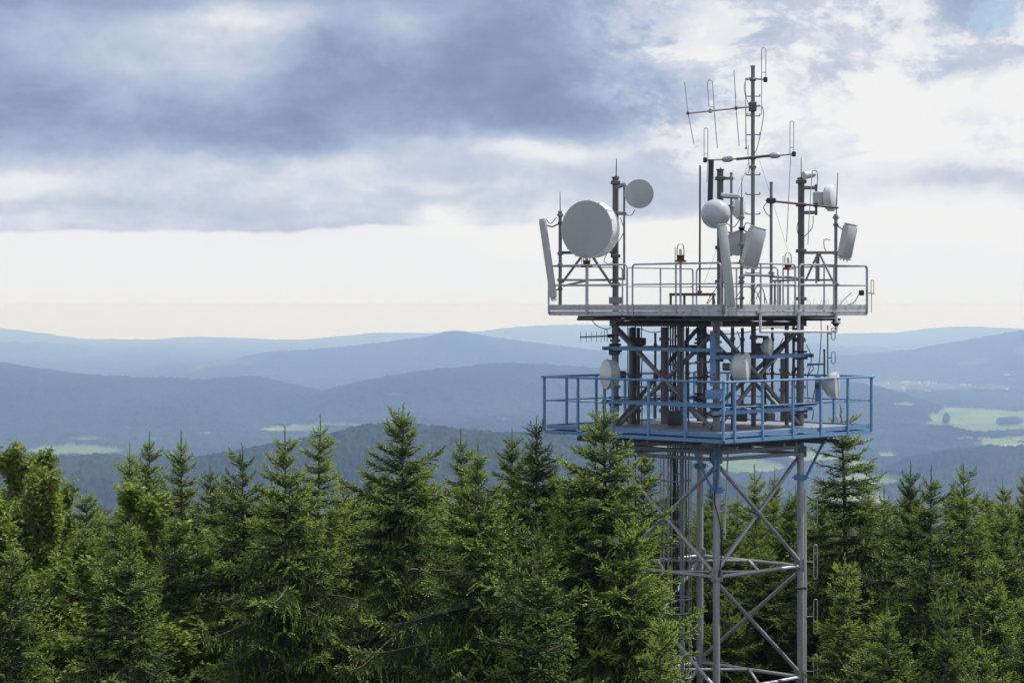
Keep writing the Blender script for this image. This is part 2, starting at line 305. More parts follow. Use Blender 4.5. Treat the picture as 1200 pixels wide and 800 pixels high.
# ------------------------------------------------------------------ mesh collector
class MB:
    def __init__(s): s.v = []; s.f = []
    def _add(s, vs, fs):
        k = len(s.v); s.v += [tuple(x) for x in vs]; s.f += [tuple(i + k for i in f) for f in fs]; return s
    def tube(s, a, b, r, r2=None, n=10, cap=True):
        a = Vector(a); b = Vector(b); r2 = r if r2 is None else r2; d = (b - a).normalized()
        u = d.orthogonal().normalized(); w_ = d.cross(u)
        vs = []
        for p, rr in ((a, r), (b, r2)):
            for i in range(n):
                t = 2 * math.pi * i / n; vs.append(p + u * math.cos(t) * rr + w_ * math.sin(t) * rr)
        fs = [(i, (i + 1) % n, n + (i + 1) % n, n + i) for i in range(n)]
        if cap: fs += [tuple(range(n))[::-1], tuple(range(n, 2 * n))]
        return s._add(vs, fs)
    def path(s, pts, r, n=8, closed=False):
        pts = [Vector(p) for p in pts]; N = len(pts); vs = []; up = None
        for i, p in enumerate(pts):
            if closed: d = pts[(i + 1) % N] - pts[i - 1]
            else: d = pts[min(i + 1, N - 1)] - pts[max(i - 1, 0)]
            d.normalize()
            u = d.orthogonal().normalized() if up is None else (up - d * up.dot(d)).normalized()
            up = u; w_ = d.cross(u)
            vs += [p + u * math.cos(2 * math.pi * k / n) * r + w_ * math.sin(2 * math.pi * k / n) * r for k in range(n)]
        fs = []
        for i in range(N if closed else N - 1):
            j = (i + 1) % N
            fs += [(i * n + k, i * n + (k + 1) % n, j * n + (k + 1) % n, j * n + k) for k in range(n)]
        if not closed: fs += [tuple(range(n))[::-1], tuple((N - 1) * n + k for k in range(n))]
        return s._add(vs, fs)
    def box(s, c, size, rot=None, bev=0.0):
        """box with optional chamfered vertical and end edges"""
        c = Vector(c); hx, hy, hz = (q / 2 for q in size); rot = rot or Matrix.Identity(3)
        if bev <= 0:
            vs = [c + rot @ Vector((x * hx, y * hy, z * hz)) for z in (-1, 1) for y in (-1, 1) for x in (-1, 1)]
            return s._add(vs, [(0, 2, 3, 1), (4, 5, 7, 6), (0, 1, 5, 4), (1, 3, 7, 5), (3, 2, 6, 7), (2, 0, 4, 6)])
        ring = []
        for cx_, cy_, a0 in ((1, 1, 0), (-1, 1, 90), (-1, -1, 180), (1, -1, 270)):
            for k in range(4):
                a = R(a0 + 30 * k); ring.append((cx_ * (hx - bev) + math.cos(a) * bev, cy_ * (hy - bev) + math.sin(a) * bev))
        lv = [(-hz, 1 - bev / max(hx, hy) * .8), (-hz + bev * .8, 1), (hz - bev * .8, 1), (hz, 1 - bev / max(hx, hy) * .8)]
        n = len(ring); vs = []
        for z, k in lv: vs += [c + rot @ Vector((x * (k if z in (-hz, hz) else 1), y * (k if z in (-hz, hz) else 1), z)) for x, y in ring]
        fs = [(l * n + i, l * n + (i + 1) % n, (l + 1) * n + (i + 1) % n, (l + 1) * n + i) for l in range(3) for i in range(n)]
        fs += [tuple(range(n))[::-1], tuple(3 * n + i for i in range(n))]
        return s._add(vs, fs)
    def beam(s, a, b, wd, h, up=(0, 0, 1)):
        a = Vector(a); b = Vector(b); d = (b - a); L = d.length; d.normalize(); up = Vector(up)
        sdv = d.cross(up).normalized(); u2 = sdv.cross(d)
        rot = Matrix((sdv, d, u2)).transposed()
        return s.box((a + b) / 2, (wd, L, h), rot)
    def lathe(s, prof, c, axis, n=40):
        """prof: (distance along axis, radius)"""
        c = Vector(c); d = Vector(axis).normalized(); u = d.orthogonal().normalized(); w_ = d.cross(u); vs = []
        for h, r in prof:
            r = max(r, 1e-4)
            vs += [c + d * h + (u * math.cos(2 * math.pi * k / n) + w_ * math.sin(2 * math.pi * k / n)) * r for k in range(n)]
        fs = [(i * n + k, i * n + (k + 1) % n, (i + 1) * n + (k + 1) % n, (i + 1) * n + k) for i in range(len(prof) - 1) for k in range(n)]
        return s._add(vs, fs)
    def build(s, name, mat, parent=None, loc=None, sharp=35):
        base = Vector(loc) if loc is not None else (parent['_w'] if parent is not None and '_w' in parent else (WORLDLOC[parent] if parent is not None else Vector((0, 0, 0))))
        base = Vector(base)
        me = bpy.data.meshes.new(name); me.from_pydata([tuple(Vector(v) - base) for v in s.v], [], s.f); me.update()
        me.polygons.foreach_set('use_smooth', [True] * len(me.polygons))
        try: me.set_sharp_from_angle(angle=R(sharp))
        except Exception: pass
        me.materials.append(M[mat] if isinstance(mat, str) else mat)
        ob = bpy.data.objects.new(name, me); col.objects.link(ob)
        if parent is not None:
            ob.parent = parent; ob.location = base - WORLDLOC[parent]
        else: ob.location = base
        WORLDLOC[ob] = base
        return ob
WORLDLOC = {}
def thing(name, label, cat, loc, group=None):
    e = bpy.data.objects.new(name, None); col.objects.link(e); e.location = loc; e.empty_display_size = .3
    e['label'] = label; e['category'] = cat
    if group: e['group'] = group
    WORLDLOC[e] = Vector(loc); return e
def tag(ob, label, cat, group=None):
    ob['label'] = label; ob['category'] = cat
    if group: ob['group'] = group
    return ob
def P(px, py, dy=0.0):
    """a point of the tower: picture column and row at a depth dy metres behind the tower's axis"""
    Y = TY0 + dy; return Vector(((px - 600) * Y / FL, Y, EYE + (HOR - py) * Y / FL))
def S(px, dy=0.0): return px * (TY0 + dy) / FL
def A(x, y, z): return Vector((TX0 + x, TY0 + y, z))      # metres from the tower's axis, z above the ground
def ZR(py): return EYE + (HOR - py) * TY0 / FL            # height of a row at the axis

tower = thing('lattice_tower', 'tall four-legged steel tower with a grey upper deck and a blue lower deck', 'tower', A(0, 0, 0))
C = 2.2; PH = 3.78
LEGS = [(-C, 0), (0, -C), (C, 0), (0, C)]
zl = ZR(505.4) ; zu = ZR(369.5)                # undersides of the decks
nodes = [ZR(378), ZR(531), ZR(663), ZR(793), ZR(793) - 2.6, ZR(793) - 5.2, ZR(793) - 7.8, ZR(793) - 10.4, 0.3]
for k, (x, y) in enumerate(LEGS):
    b = MB(); r = .082
    b.tube(A(x, y, 0), A(x, y, nodes[1] + .02), r, n=14)
    b2 = MB().tube(A(x, y, nodes[1] + .02), A(x, y, zu - .02), r, n=14)
    for zz in (ZR(398), ZR(452)): b2.tube(A(x, y, zz - .05), A(x, y, zz + .01), r + .045, n=14)
    b2.build('leg', 'grey', tower)
    for zz in nodes[1:-1]:
        b.tube(A(x, y, zz - .05), A(x, y, zz - .022), r + .045, n=14); b.tube(A(x, y, zz - .018), A(x, y, zz + .01), r + .045, n=14)
        for q in range(6):
            a = q * math.pi / 3; b.tube(A(x + math.cos(a) * (r + .03), y + math.sin(a) * (r + .03), zz - .07), A(x + math.cos(a) * (r + .03), y + math.sin(a) * (r + .03), zz + .03), .009, n=6)
    # gusset plates at the nodes
    for zz in nodes[:-1]:
        for dx, dy_ in ((1, 1), (1, -1)):
            b.box(A(x, y, zz + .05), (.36, .012, .26), Matrix.Rotation(R(45 * dx * dy_), 3, 'Z'))
    b.box(A(x, y, .06), (.5, .5, .12))
    b.build('leg', 'galv' if True else 'grey', tower)
def trimmed(a, b, ra=.12):
    d = (b - a).normalized(); return a + d * ra, b - d * ra
# ring beams
for zz in nodes[1:-1]:
    for k in range(4):
        a = A(*LEGS[k], zz); b_ = A(*LEGS[(k + 1) % 4], zz); p, q = trimmed(a, b_, .10)
        m_ = MB().tube(p, q, .045, n=10)
        for e, o_ in ((p, (q - p).normalized()), (q, (p - q).normalized())): m_.box(e + o_ * .07, (.12, .10, .014))
        m_.build('ring_beam', 'galv', tower)
for zz in (nodes[2], nodes[3]):
    mids = [(A(*LEGS[k], zz) + A(*LEGS[(k + 1) % 4], zz)) / 2 for k in range(4)]
    for k in range(4):
        p, q = trimmed(mids[k], mids[(k + 1) % 4], .05); MB().tube(p + Vector((0, 0, .001)), q + Vector((0, 0, .001)), .034, n=8).build('tie_rod', 'galv', tower)
# diagonals: crossed between the decks and in the bay below, single and spiralling further down
def brace(a, b_, r, mat='galv', off=0.0):
    d = (b_ - a).normalized(); p = a + d * .14; q = b_ - d * .14
    face = ((a + b_) / 2 - A(0, 0, (a.z + b_.z) / 2)); face.z = 0; face.normalize(); s_ = face * off
    m_ = MB().tube(p + s_, q + s_, r, n=10)
    nrm = face
    for e in (p, q):
        rot = Matrix((d.cross(nrm).normalized(), nrm, d)).transposed(); m_.box(e + s_, (.10, .014, .30), rot)
    return m_.build('diagonal_brace', mat, tower)
for (zt, zb, mat, r) in ((ZR(384), ZR(500), 'grey', .052), (nodes[1] - .1, nodes[2] + .06, 'galv', .047)):
    for k in range(4):
        a = LEGS[k]; b_ = LEGS[(k + 1) % 4]
        
        if mat == 'grey' or k < 2: brace(A(*a, zt), A(*b_, zb), r, mat, .03); brace(A(*b_, zt), A(*a, zb), r, mat, -.068)
for i in range(2, len(nodes) - 1):
    for k in range(4):
        a = LEGS[k]; b_ = LEGS[(k + 1) % 4]
        if k == 0 or True: brace(A(*a, nodes[i] - .1), A(*b_, nodes[i + 1] + .08), .047, 'galv', 0)

# ---- decks
def diamond(h): return [(-h, 0), (0, -h), (h, 0), (0, h)]
def edge_pts(h, k, t): a = diamond(h)[k]; b_ = diamond(h)[(k + 1) % 4]; return (a[0] + (b_[0] - a[0]) * t, a[1] + (b_[1] - a[1]) * t)
def deck(name, h, zb, zt, mat, floor_mat):
    b = MB(); ft = .045                                   # grating slab between the channels
    vs = [A(x, y, z) for z in (zt - ft, zt - .004) for x, y in diamond(h - .07)]
    b._add(vs, [(0, 1, 2, 3), (7, 6, 5, 4), (0, 4, 5, 1), (1, 5, 6, 2), (2, 6, 7, 3), (3, 7, 4, 0)])
    return b.build(name, floor_mat, tower)
up = deck('upper_platform', PH, zu, ZR(357), 'grey', 'deck'); zut = ZR(357)
for k in range(4):      # two-tier channel round the edge
    for (za, zb_, hh) in ((zut - .135, zut, PH), (zu, zut - .15, PH - .015)):
        b = MB(); a = diamond(hh)[k]; c_ = diamond(hh)[(k + 1) % 4]; L = Vector((c_[0] - a[0], c_[1] - a[1], 0)).normalized() * .012
        b.beam(A(a[0] + L.x, a[1] + L.y, (za + zb_) / 2), A(c_[0] - L.x, c_[1] - L.y, (za + zb_) / 2), .05, zb_ - za)
        n_ = Vector((c_[1] - a[1], -(c_[0] - a[0]), 0)).normalized()
        if Vector((a[0] + c_[0], a[1] + c_[1], 0)).dot(n_) < 0: n_ = -n_
        for t in [q / 10 + .03 for q in range(10)]:        # bolt pairs and stiffener plates
            x, y = edge_pts(hh, k, t)
            for dz in (-.03, .03):
                for dx in (0, .05):
                    pc = A(x, y, (za + zb_) / 2 + dz) + L.normalized() * dx; b.tube(pc + n_ * .026, pc + n_ * .04, .010, n=6)
        b.build('edge_channel', 'galv', up)
# upper rails: two sections per side, rounded ends
def rail_section(h, k, t0, t1, zb, zt, hts, rtube, posts, mat, parent, rounded=.09, lip=0.0):
    a = Vector((*edge_pts(h, k, t0), 0)); c_ = Vector((*edge_pts(h, k, t1), 0)); d = (c_ - a).normalized(); L = (c_ - a).length
    o_ = A(0, 0, 0)
    top = zt; pts = [o_ + a + Vector((0, 0, zb)), o_ + a + Vector((0, 0, top - rounded))]
    for q in range(1, 6): an = q * math.pi / 10; pts.append(o_ + a + d * (rounded * (1 - math.cos(an))) + Vector((0, 0, top - rounded + rounded * math.sin(an))))
    for q in range(0, 5): an = q * math.pi / 10; pts.append(o_ + c_ - d * (rounded * (1 - math.sin(an))) + Vector((0, 0, top - rounded + rounded * math.cos(an))))
    pts += [o_ + c_ + Vector((0, 0, top - rounded)), o_ + c_ + Vector((0, 0, zb))]
    MB().path(pts, rtube, 8).build('handrail', mat, parent)
    for hh in hts: MB().tube(o_ + a + Vector((0, 0, hh)), o_ + c_ + Vector((0, 0, hh)), rtube * .8, n=8).build('mid_rail', mat, parent)
    for t in posts:
        p = a + (c_ - a) * t; MB().tube(o_ + p + Vector((0, 0, zb)), o_ + p + Vector((0, 0, top - rtube)), rtube, n=8).build('railing_post', mat, parent)
for k in range(4):
    zt = zut + .92; mid = [zut + .46]
    rail_section(PH + .045, k, .012, .475, zut - .22, zt, mid, .022, (.5,), 'galv', up)
    rail_section(PH + .045, k, .505, .988, zut - .22, zt, mid, .022, (.5,), 'galv', up)

zlt = ZR(497); low_ = deck('lower_platform', 3.82, zl, zlt - .03, 'blue', 'deck')
for k in range(4):
    for (za, zb_, hh, w_) in ((zlt - .10, zlt, 3.82, .06), (zl - .05, zlt - .135, 3.84, .08)):
        a = diamond(hh)[k]; c_ = diamond(hh)[(k + 1) % 4]; L = Vector((c_[0] - a[0], c_[1] - a[1], 0)).normalized() * .014
        b = MB().beam(A(a[0] + L.x, a[1] + L.y, (za + zb_) / 2), A(c_[0] - L.x, c_[1] - L.y, (za + zb_) / 2), w_, zb_ - za)
        b.build('edge_channel', 'blue', low_)
    # posts and rails
    zt = ZR(441.3)
    for i in range(6 if k in (0, 2) else 5):
        t = i / 5 if k in (0, 2) else (i + .75) / 5.0
        if k == 1: t = [.07, .25, .45, .64, .83][i]
        if k == 3: t = [.10, .28, .48, .67, .86][i]
        x, y = edge_pts(3.885, k, t); MB().box(A(x, y, (zt + zl) / 2 - .01), (.05, .05, zt - zl - .02), Matrix.Rotation(R(45), 3, 'Z')).build('railing_post', 'blue', low_)
    for (zz, hh, r_) in ((zt, 3.95, .026), (ZR(469), 3.84, .016)):
        a = diamond(hh)[k]; c_ = diamond(hh)[(k + 1) % 4]
        MB().tube(A(*a, zz), A(*c_, zz), r_, n=8).build('handrail' if r_ > .02 else 'mid_rail', 'blue', low_)
# joists under both decks
for (zz, hh, mat, s_) in ((zu - .035, 3.4, 'dark', .055), (zl - .12, 3.5, 'grey', .08)):
    for off in (-1.9, -1.35, 1.35, 1.9, -.2, .25):
        Lm = hh - abs(off) * .75
        u1 = Vector((1, 1, 0)).normalized(); u2 = Vector((1, -1, 0)).normalized()
        Lh = 2.45
        MB().beam(A(0, 0, zz) + u2 * off - u1 * Lh, A(0, 0, zz) + u2 * off + u1 * Lh, .07, s_).build('joist', mat, tower)
        MB().beam(A(0, 0, zz - s_ - .005) + u1 * off - u2 * Lh, A(0, 0, zz - s_ - .005) + u1 * off + u2 * Lh, .07, s_).build('joist', mat, tower)
for zz, mat in ((ZR(379.5), 'dark'), (ZR(523), 'galv')):    # tube ring just under each deck
    for k in range(4):
        p, q = trimmed(A(*LEGS[k], zz), A(*LEGS[(k + 1) % 4], zz), .09); MB().tube(p, q, .055, n=10).build('ring_beam', mat, tower)
# blue struts and leg clamps that carry the lower deck
for k, (x, y) in enumerate(LEGS):
    zc = ZR((559, 565, 559, 553)[k]); b = MB().box(A(x, y, zc), (.27, .27, .13), Matrix.Rotation(R(0 if k % 2 else 0), 3, 'Z'))
    for s_ in (-1, 1): b.tube(A(x + s_ * .17, y - .1, zc), A(x + s_ * .17, y + .1, zc), .02, n=6)
    b.build('leg_clamp', 'blue', tower)
    ux, uy = x / C, y / C
    MB().tube(A(x + ux * .13, y + uy * .13, zc), A(ux * 2.85, uy * 2.85, zl - .05), .032, n=8).build('deck_strut', 'blue', tower)
MB().tube(A(-.65, -2.35, zl - .03), A(-.10, -2.3, ZR(565)), .03, n=8).build('deck_strut', 'blue', tower)
MB().tube(A(-.06, -2.36, zl - .03), A(-.06, -2.34, ZR(565)), .03, n=8).build('deck_strut', 'blue', tower)

# blue cross arms clamped between the legs, dark mounting poles on them
def seg(a, b_, wd, h, name, mat): return MB().beam(a, b_, wd, h).build(name, mat, tower)
for zz in (ZR(408), ZR(470)):
    for k, (x, y) in enumerate(LEGS):
        a = Vector((x, y, 0)); c_ = Vector((*LEGS[(k + 1) % 4], 0)); d = (c_ - a).normalized(); n_ = Vector((a + c_)).normalized()
        dz = (0, .0, -.0, .0)[k] - (.17 if k in (1, 2) else 0)
        for s_ in (1,):
            seg(A(0, 0, zz + dz - (.0 if s_ > 0 else .13)) + a - d * .28 + n_ * (.13 * s_), A(0, 0, zz + dz - (.0 if s_ > 0 else .13)) + c_ + d * .28 + n_ * (.13 * s_), .06, .085, 'cross_arm', 'blue' if s_ > 0 else ('blue' if k != 0 else 'dark'))
        b = MB().box(A(x, y, zz + dz - .06), (.30, .34, .06)); b.box(A(x, y, zz + dz + .09), (.28, .26, .045)); b.build('pole_clamp', 'black', tower)
MP = [(778.5, -1.0, 383, 497, .085, 'dark'), (796, -1.55, 380, 470, .055, 'dark'), (742, .6, 383, 498, .06, 'dark'), (748, .45, 384, 497, .045, 'dark'), (739, .9, 384, 497, .045, 'grey'),
      (858.5, -1.75, 383, 503, .042, 'dark'), (883, -1.2, 382, 500, .06, 'dark'), (896, -.8, 395, 494, .042, 'black'), (917, .3, 420, 493, .055, 'grey'), (922, -.45, 377, 498, .05, 'dark'),
      (930, .25, 380, 492, .035, 'dark'), (768, 1.0, 390, 490, .03, 'grey'), (806, 1.9, 384, 490, .035, 'dark'), (826, .3, 380, 500, .045, 'dark'), (870, 1.2, 384, 490, .04, 'dark'), (905, 1.0, 384, 490, .035, 'dark')]
for (px, dy, y0, y1, r_, mat) in MP:
    b = MB().tube(P(px, y0, dy), P(px, y1, dy), r_, n=10)
    for yy in (y0 + 14, (y0 + y1) / 2, y1 - 16): b.box(P(px, yy, dy), (r_ * 2.7, r_ * 2.7, .07))
    b.build('mounting_pole', mat, tower)
# small steel arms between poles, boxes
for (a, c_, r_, mat) in [((743, 402, .6), (753, 402, .5), .10, 'dark'), ((775, 428, -.8), (836, 424, -1.9), .018, 'grey'), ((815, 424, 1.9), (834, 424, -1.9), .02, 'grey'), ((805, 443, 0), (835, 441, -1.9), .022, 'brown'),
                         ((742, 452, .6), (799, 459, -1.4), .02, 'dark'), ((824, 398, 1.6), (834, 398, -2), .03, 'black'), ((880, 394, -1.2), (900, 395, -.8), .03, 'dark'), ((884, 412, -1.2), (899, 413, -.8), .05, 'dark'),
                         ((898, 473, -.8), (838, 476, -2.1), .02, 'dark'), ((946, 427, .1), (967, 426.5, .1), .022, 'dark'), ((944, 473, 0), (957, 472, 0), .05, 'dark')]:
    MB().tube(P(*a), P(*c_), r_, n=8).build('bracket_arm', mat, tower)
b = MB().box(P(835.5, 420, -2.34), (.13, .10, 1.25)); b.build('cable_duct', 'blue', tower)
b = MB().box(P(903, 488, -1.5), (.16, .4, .16)); b.build('equipment_box', 'dark', tower)
for (px, py, dy, sx, sz, mt) in [(751, 400, .5, .24, .18, 'dark'), (836, 462, -2.3, .36, .20, 'blue'), (790, 490, -.6, .3, .34, 'dark'), (868, 486, -.6, .3, .3, 'dark'), (822, 413, 1.5, .16, .26, 'dark'), (936, 398, .1, .30, .1, 'dark'), (936, 432, .1, .26, .08, 'dark'), (936, 487, .1, .40, .12, 'dark'), (720, 410, 0, .26, .24, 'dark'), (720, 478, 0, .22, .3, 'blue')]:
    MB().box(P(px, py, dy), (sx, .2, sz), None, .02).build('equipment_box', mt, tower)
# cable run and caged ladder inside the tower
lad = MB()
for px in (783, 801): lad.tube(P(px, 378, .35), A(P(px, 0, .35).x - TX0, .35, 0.0), .022, n=8)
zz = .4
while zz < ZR(380): lad.tube(Vector((P(783, 0, .35).x, TY0 + .35, zz)), Vector((P(801, 0, .35).x, TY0 + .35, zz)), .011, n=6); zz += .29
lad = lad.build('ladder', 'galv', tower)
cage = MB(); cc_ = P(792, 0, .0); 
zz = 1.5
while zz < ZR(535):
    pts = [Vector((cc_.x + .36 * math.cos(R(a_)), TY0 - .02 + .36 * math.sin(R(a_)), zz)) for a_ in range(130, 411, 20)]
    cage.path(pts, .016, 6); zz += .93
for a_ in (140, 180, 215, 250, 285, 325, 360): 
    x = cc_.x + .36 * math.cos(R(a_)); y = TY0 - .02 + .36 * math.sin(R(a_)); cage.tube((x, y, 1.4), (x, y, ZR(533)), .011, n=6)
cage.build('safety_cage', 'galv', lad)
tray = MB().box(Vector((P(799, 0, .75).x, TY0 + .75, ZR(380) / 2)), (.10, .05, ZR(380))); tray.build('cable_tray', 'blue', tower)
rnd = random.Random(4)
for i, (px, dy, r_, mt) in enumerate([(786, .6, .018, 'black'), (789, .62, .022, 'black'), (791.5, .6, .025, 'brown'), (794, .65, .018, 'black'), (804, .7, .016, 'black'), (807, .66, .02, 'grey'), (745, .5, .015, 'black'), (752, .5, .013, 'black'), (736, .7, .012, 'black')]):
    b = MB(); pts = []
    for q in range(0, 60): zq = ZR(378) - q * (ZR(378) - .3) / 59; pts.append(Vector((P(px, 0, dy).x + rnd.uniform(-.012, .012), TY0 + dy + rnd.uniform(-.01, .01), zq)))
    b.path(pts, r_, 6); b.build('feeder_cable', mt, tower)
def cable(pts, r_=.009, mat='black', name='cable', parent=None):
    P_ = [P(*p) for p in pts]; res = []
    ext = [P_[0] * 2 - P_[1]] + P_ + [P_[-1] * 2 - P_[-2]]
    for i in range(1, len(ext) - 2):
        for q in range(8):
            t = q / 8; a, b_, c_, d = ext[i - 1:i + 3]
            res.append(.5 * ((2 * b_) + (c_ - a) * t + (2 * a - 5 * b_ + 4 * c_ - d) * t * t + (3 * b_ - a - 3 * c_ + d) * t ** 3))
    res.append(P_[-1]); return MB().path(res, r_, 6).build(name, mat, parent or tower)
for c_ in [[(692, 373, -1.5), (700, 382, -.8), (712, 385, -.3), (722, 380, 0)], [(748, 384, 0), (762, 389, -.5), (775, 388, -1), (790, 382, -1.2)], [(864, 388, -1.7), (868, 402, -1.7), (862, 410, -1.7)],
           [(945, 404, -.1), (951, 420, -.2), (946, 445, -.1), (947, 470, 0)], [(895, 436, -.8), (905, 422, -.4), (914, 404, -.1), (918, 396, 0)], [(897, 440, -.8), (908, 424, -.4), (917, 408, -.1)],
           [(946, 440, .1), (953, 432, 0), (950, 427, 0), (945, 430, 0)], [(949, 476, 0), (953, 482, -.1), (952, 492, 0)], [(826, 456, 0), (829, 440, 0), (827, 425, .2)], [(962, 366, 0), (962, 400, 0), (958, 440, .2), (952, 470, .2)],
           [(840, 392, -2.1), (870, 390, -1.6), (900, 384, -.8), (935, 385, 0)], [(886, 350, -2.0), (893, 338, -1.9), (897, 350, -2.0), (899, 356, -2.0)], [(880, 352, -1.8), (888, 334, -1.8), (895, 342, -1.8), (896, 356, -1.8)], [(863, 348, -2.8), (873, 336, -2.4), (886, 342, -2.0), (892, 356, -2.0)],
           [(838, 356, -1.0), (836, 344, -1.0), (834, 350, -1.2), (829, 356, -1.2)], [(828, 356, -.9), (833, 346, -.9), (838, 340, -1.2), (843, 330, -2.15)],
           [(841, 560, -2.35), (837, 585, -2.32), (843, 610, -2.3), (846, 640, -2.32), (842, 680, -2.3)], [(838, 522, -2.3), (832, 535, -2.2), (836, 545, -2.25), (842, 556, -2.3)]]:
    cable(c_, .010 if c_[0][1] < 520 else .014)
# more cables bundled along the beam under the upper deck
for i in range(5):
    y0 = 376 + i * .8; pts = [(722 + q * 24, y0 + rnd.uniform(-1.4, 2.0), -2.0 + abs(q * 24 - 120) / 55) for q in range(10)]
    cable(pts, .014)

# masts standing on the upper deck
def mast(px, dy, y0, y1, r_, mat, clamps=(), cap=True):
    b = MB().tube(P(px, y0, dy), P(px, y1, dy), r_, n=12)
    for yy in clamps: b.box(P(px, yy, dy), (r_ * 3.0, r_ * 3.0, .08), None, .012); b.tube(P(px - 4, yy, dy) , P(px + 4, yy, dy), .012, n=6)
    if cap: b.tube(P(px, y0 - .8, dy), P(px, y0 + 1, dy), r_ * 1.25, n=12)
    return b.build('mast', mat, tower)
mast(721.3, 0, 208, 372, .075, 'dark', (214, 250, 300, 333)); MB().box(P(721.3, 352, 0), (.30, .3, .16)).build('mast_foot', 'grey', tower)
mast(731.5, -.25, 216, 328, .028, 'grey', (218, 250)); MB().tube(P(721, 220, 0), P(732, 216, -.25), .05, n=10).build('bracket_arm', 'grey', tower); MB().tube(P(721, 250, 0), P(732, 250, -.25), .045, n=10).build('bracket_arm', 'grey', tower); MB().tube(P(721, 326, 0), P(732, 327, -.25), .03, n=10).build('bracket_arm', 'grey', tower)
mast(656.5, -.25, 248, 358, .042, 'grey', (252, 297, 311, 328))
mast(844, -C, 199, 372, .075, 'dark', (209, 290, 330)); mast(857, -2.4, 203, 300, .028, 'grey', (209, 243)); MB().tube(P(846, 209, -C), P(857, 209, -2.4), .035, n=8).build('bracket_arm', 'grey', tower)
MB().tube(P(845, 246, -C), P(857, 246, -2.4), .03, n=8).build('bracket_arm', 'grey', tower)
mast(882.3, -1.6, 78, 358, .046, 'grey', (93, 124, 185, 196))
mast(869, -3.45, 232, 362, .036, 'grey', (255, 267, 287, 325, 330)); mast(903.7, -2.55, 214, 362, .034, 'grey', (235, 320, 323)); mast(938.9, 0, 209, 372, .078, 'dark', (213, 240, 294, 350))
mast(979.5, -.9, 252, 370, .038, 'grey', (255, 296, 333)); mast(956.5, -.3, 217, 252, .03, 'dark', ()); mast(956.5, -.5, 300, 332, .02, 'grey', (), False)
for (a, c_, r_, mat) in [((939, 220, 0), (957, 220, -.3), .045, 'grey'), ((939, 249, 0), (957, 249, -.3), .045, 'grey'), ((939, 296, 0), (980, 296, -.9), .036, 'grey'), ((958, 298, -.45), (944, 329, -.1), .026, 'grey'), ((959, 298, -.45), (959, 330, -.45), .03, 'grey'),
                         ((961, 298, -.45), (977, 331, -.85), .030, 'grey'), ((939, 328, 0), (980, 328, -.9), .024, 'grey'), ((656, 296, -.25), (676, 296, -.5), .036, 'dark'), ((656, 328, -.25), (721, 328, 0), .026, 'grey'),
                         ((659, 331, -.3), (682, 300, -.6), .030, 'grey'), ((718, 336, 0), (694, 300, -.5), .033, 'grey'), ((688, 304, -.6), (688, 358, -.6), .034, 'galv'), ((687, 329, -.4), (660, 335, -.4), .026, 'grey'),
                         ((869, 322, -3.45), (904, 323, -2.55), .030, 'grey'), ((904, 324, -2.55), (941, 326, -.2), .030, 'grey'), ((719, 297, 0), (710, 290, -.2), .05, 'dark')]:
    MB().tube(P(*a), P(*c_), r_, n=8).build('bracket_arm', mat, tower)
# step rungs on the yagi mast
b = MB()
for yy in (113, 136, 158, 205, 228, 251, 274, 297, 320):
    c_ = P(882.3, yy, -1.6); b.tube(c_ + Vector((-.16, 0, 0)), c_ + Vector((.16, 0, 0)), .012, n=6)
    for s_ in (-1, 1): b.tube(c_ + Vector((.16 * s_, 0, -.005)), c_ + Vector((.16 * s_, 0, .05)), .012, n=6)
b.build('step_rungs', 'dark', tower)
# bird spikes and rusty cable bridge on the upper deck
b = MB()
for i in range(46):
    px = 842 + i * 3.6 + rnd.uniform(-1, 1); dyy = -3.5 + abs(px - 847) / 169 * 3.6 + .3
    h_ = rnd.uniform(2, 8); b.tube(P(px, 357, dyy), P(px + rnd.uniform(-3, 3), 357 - h_, dyy), .004, n=4)
b.build('bird_spikes', 'dark', tower)
b = MB().beam(P(785, 345, 1.0), P(838, 345, .2), .06, .07)
for px, dd in ((786, 1.0), (802, .8), (836, .22)): b.tube(P(px, 357, dd), P(px, 346, dd), .03, n=8)
b.build('cable_bridge', 'brown', tower)
MB().beam(P(905, 329, .2), P(938, 328, .6), .05, .05).build('cable_bridge', 'grey', tower)
for px in (908, 914): MB().tube(P(px, 357, .3), P(px, 329, .3), .025, n=8).build('bracket_arm', 'grey', tower)
# white pipe frame hanging under the front right edge
b = MB()
fr = [(891, -2.95), (936, -1.9), (980, -.95)]
for px, dd in fr: b.tube(P(px, 364, dd), P(px, 388.5, dd), .034, n=10); b.box(P(px, 365.5, dd), (.16, .10, .07), None, .01)
b.path([P(891, 388.5, -2.95), P(936, 388.5, -1.9), P(980, 388.5, -.95)], .034, 10); b.build('pipe_frame', 'white', tower)

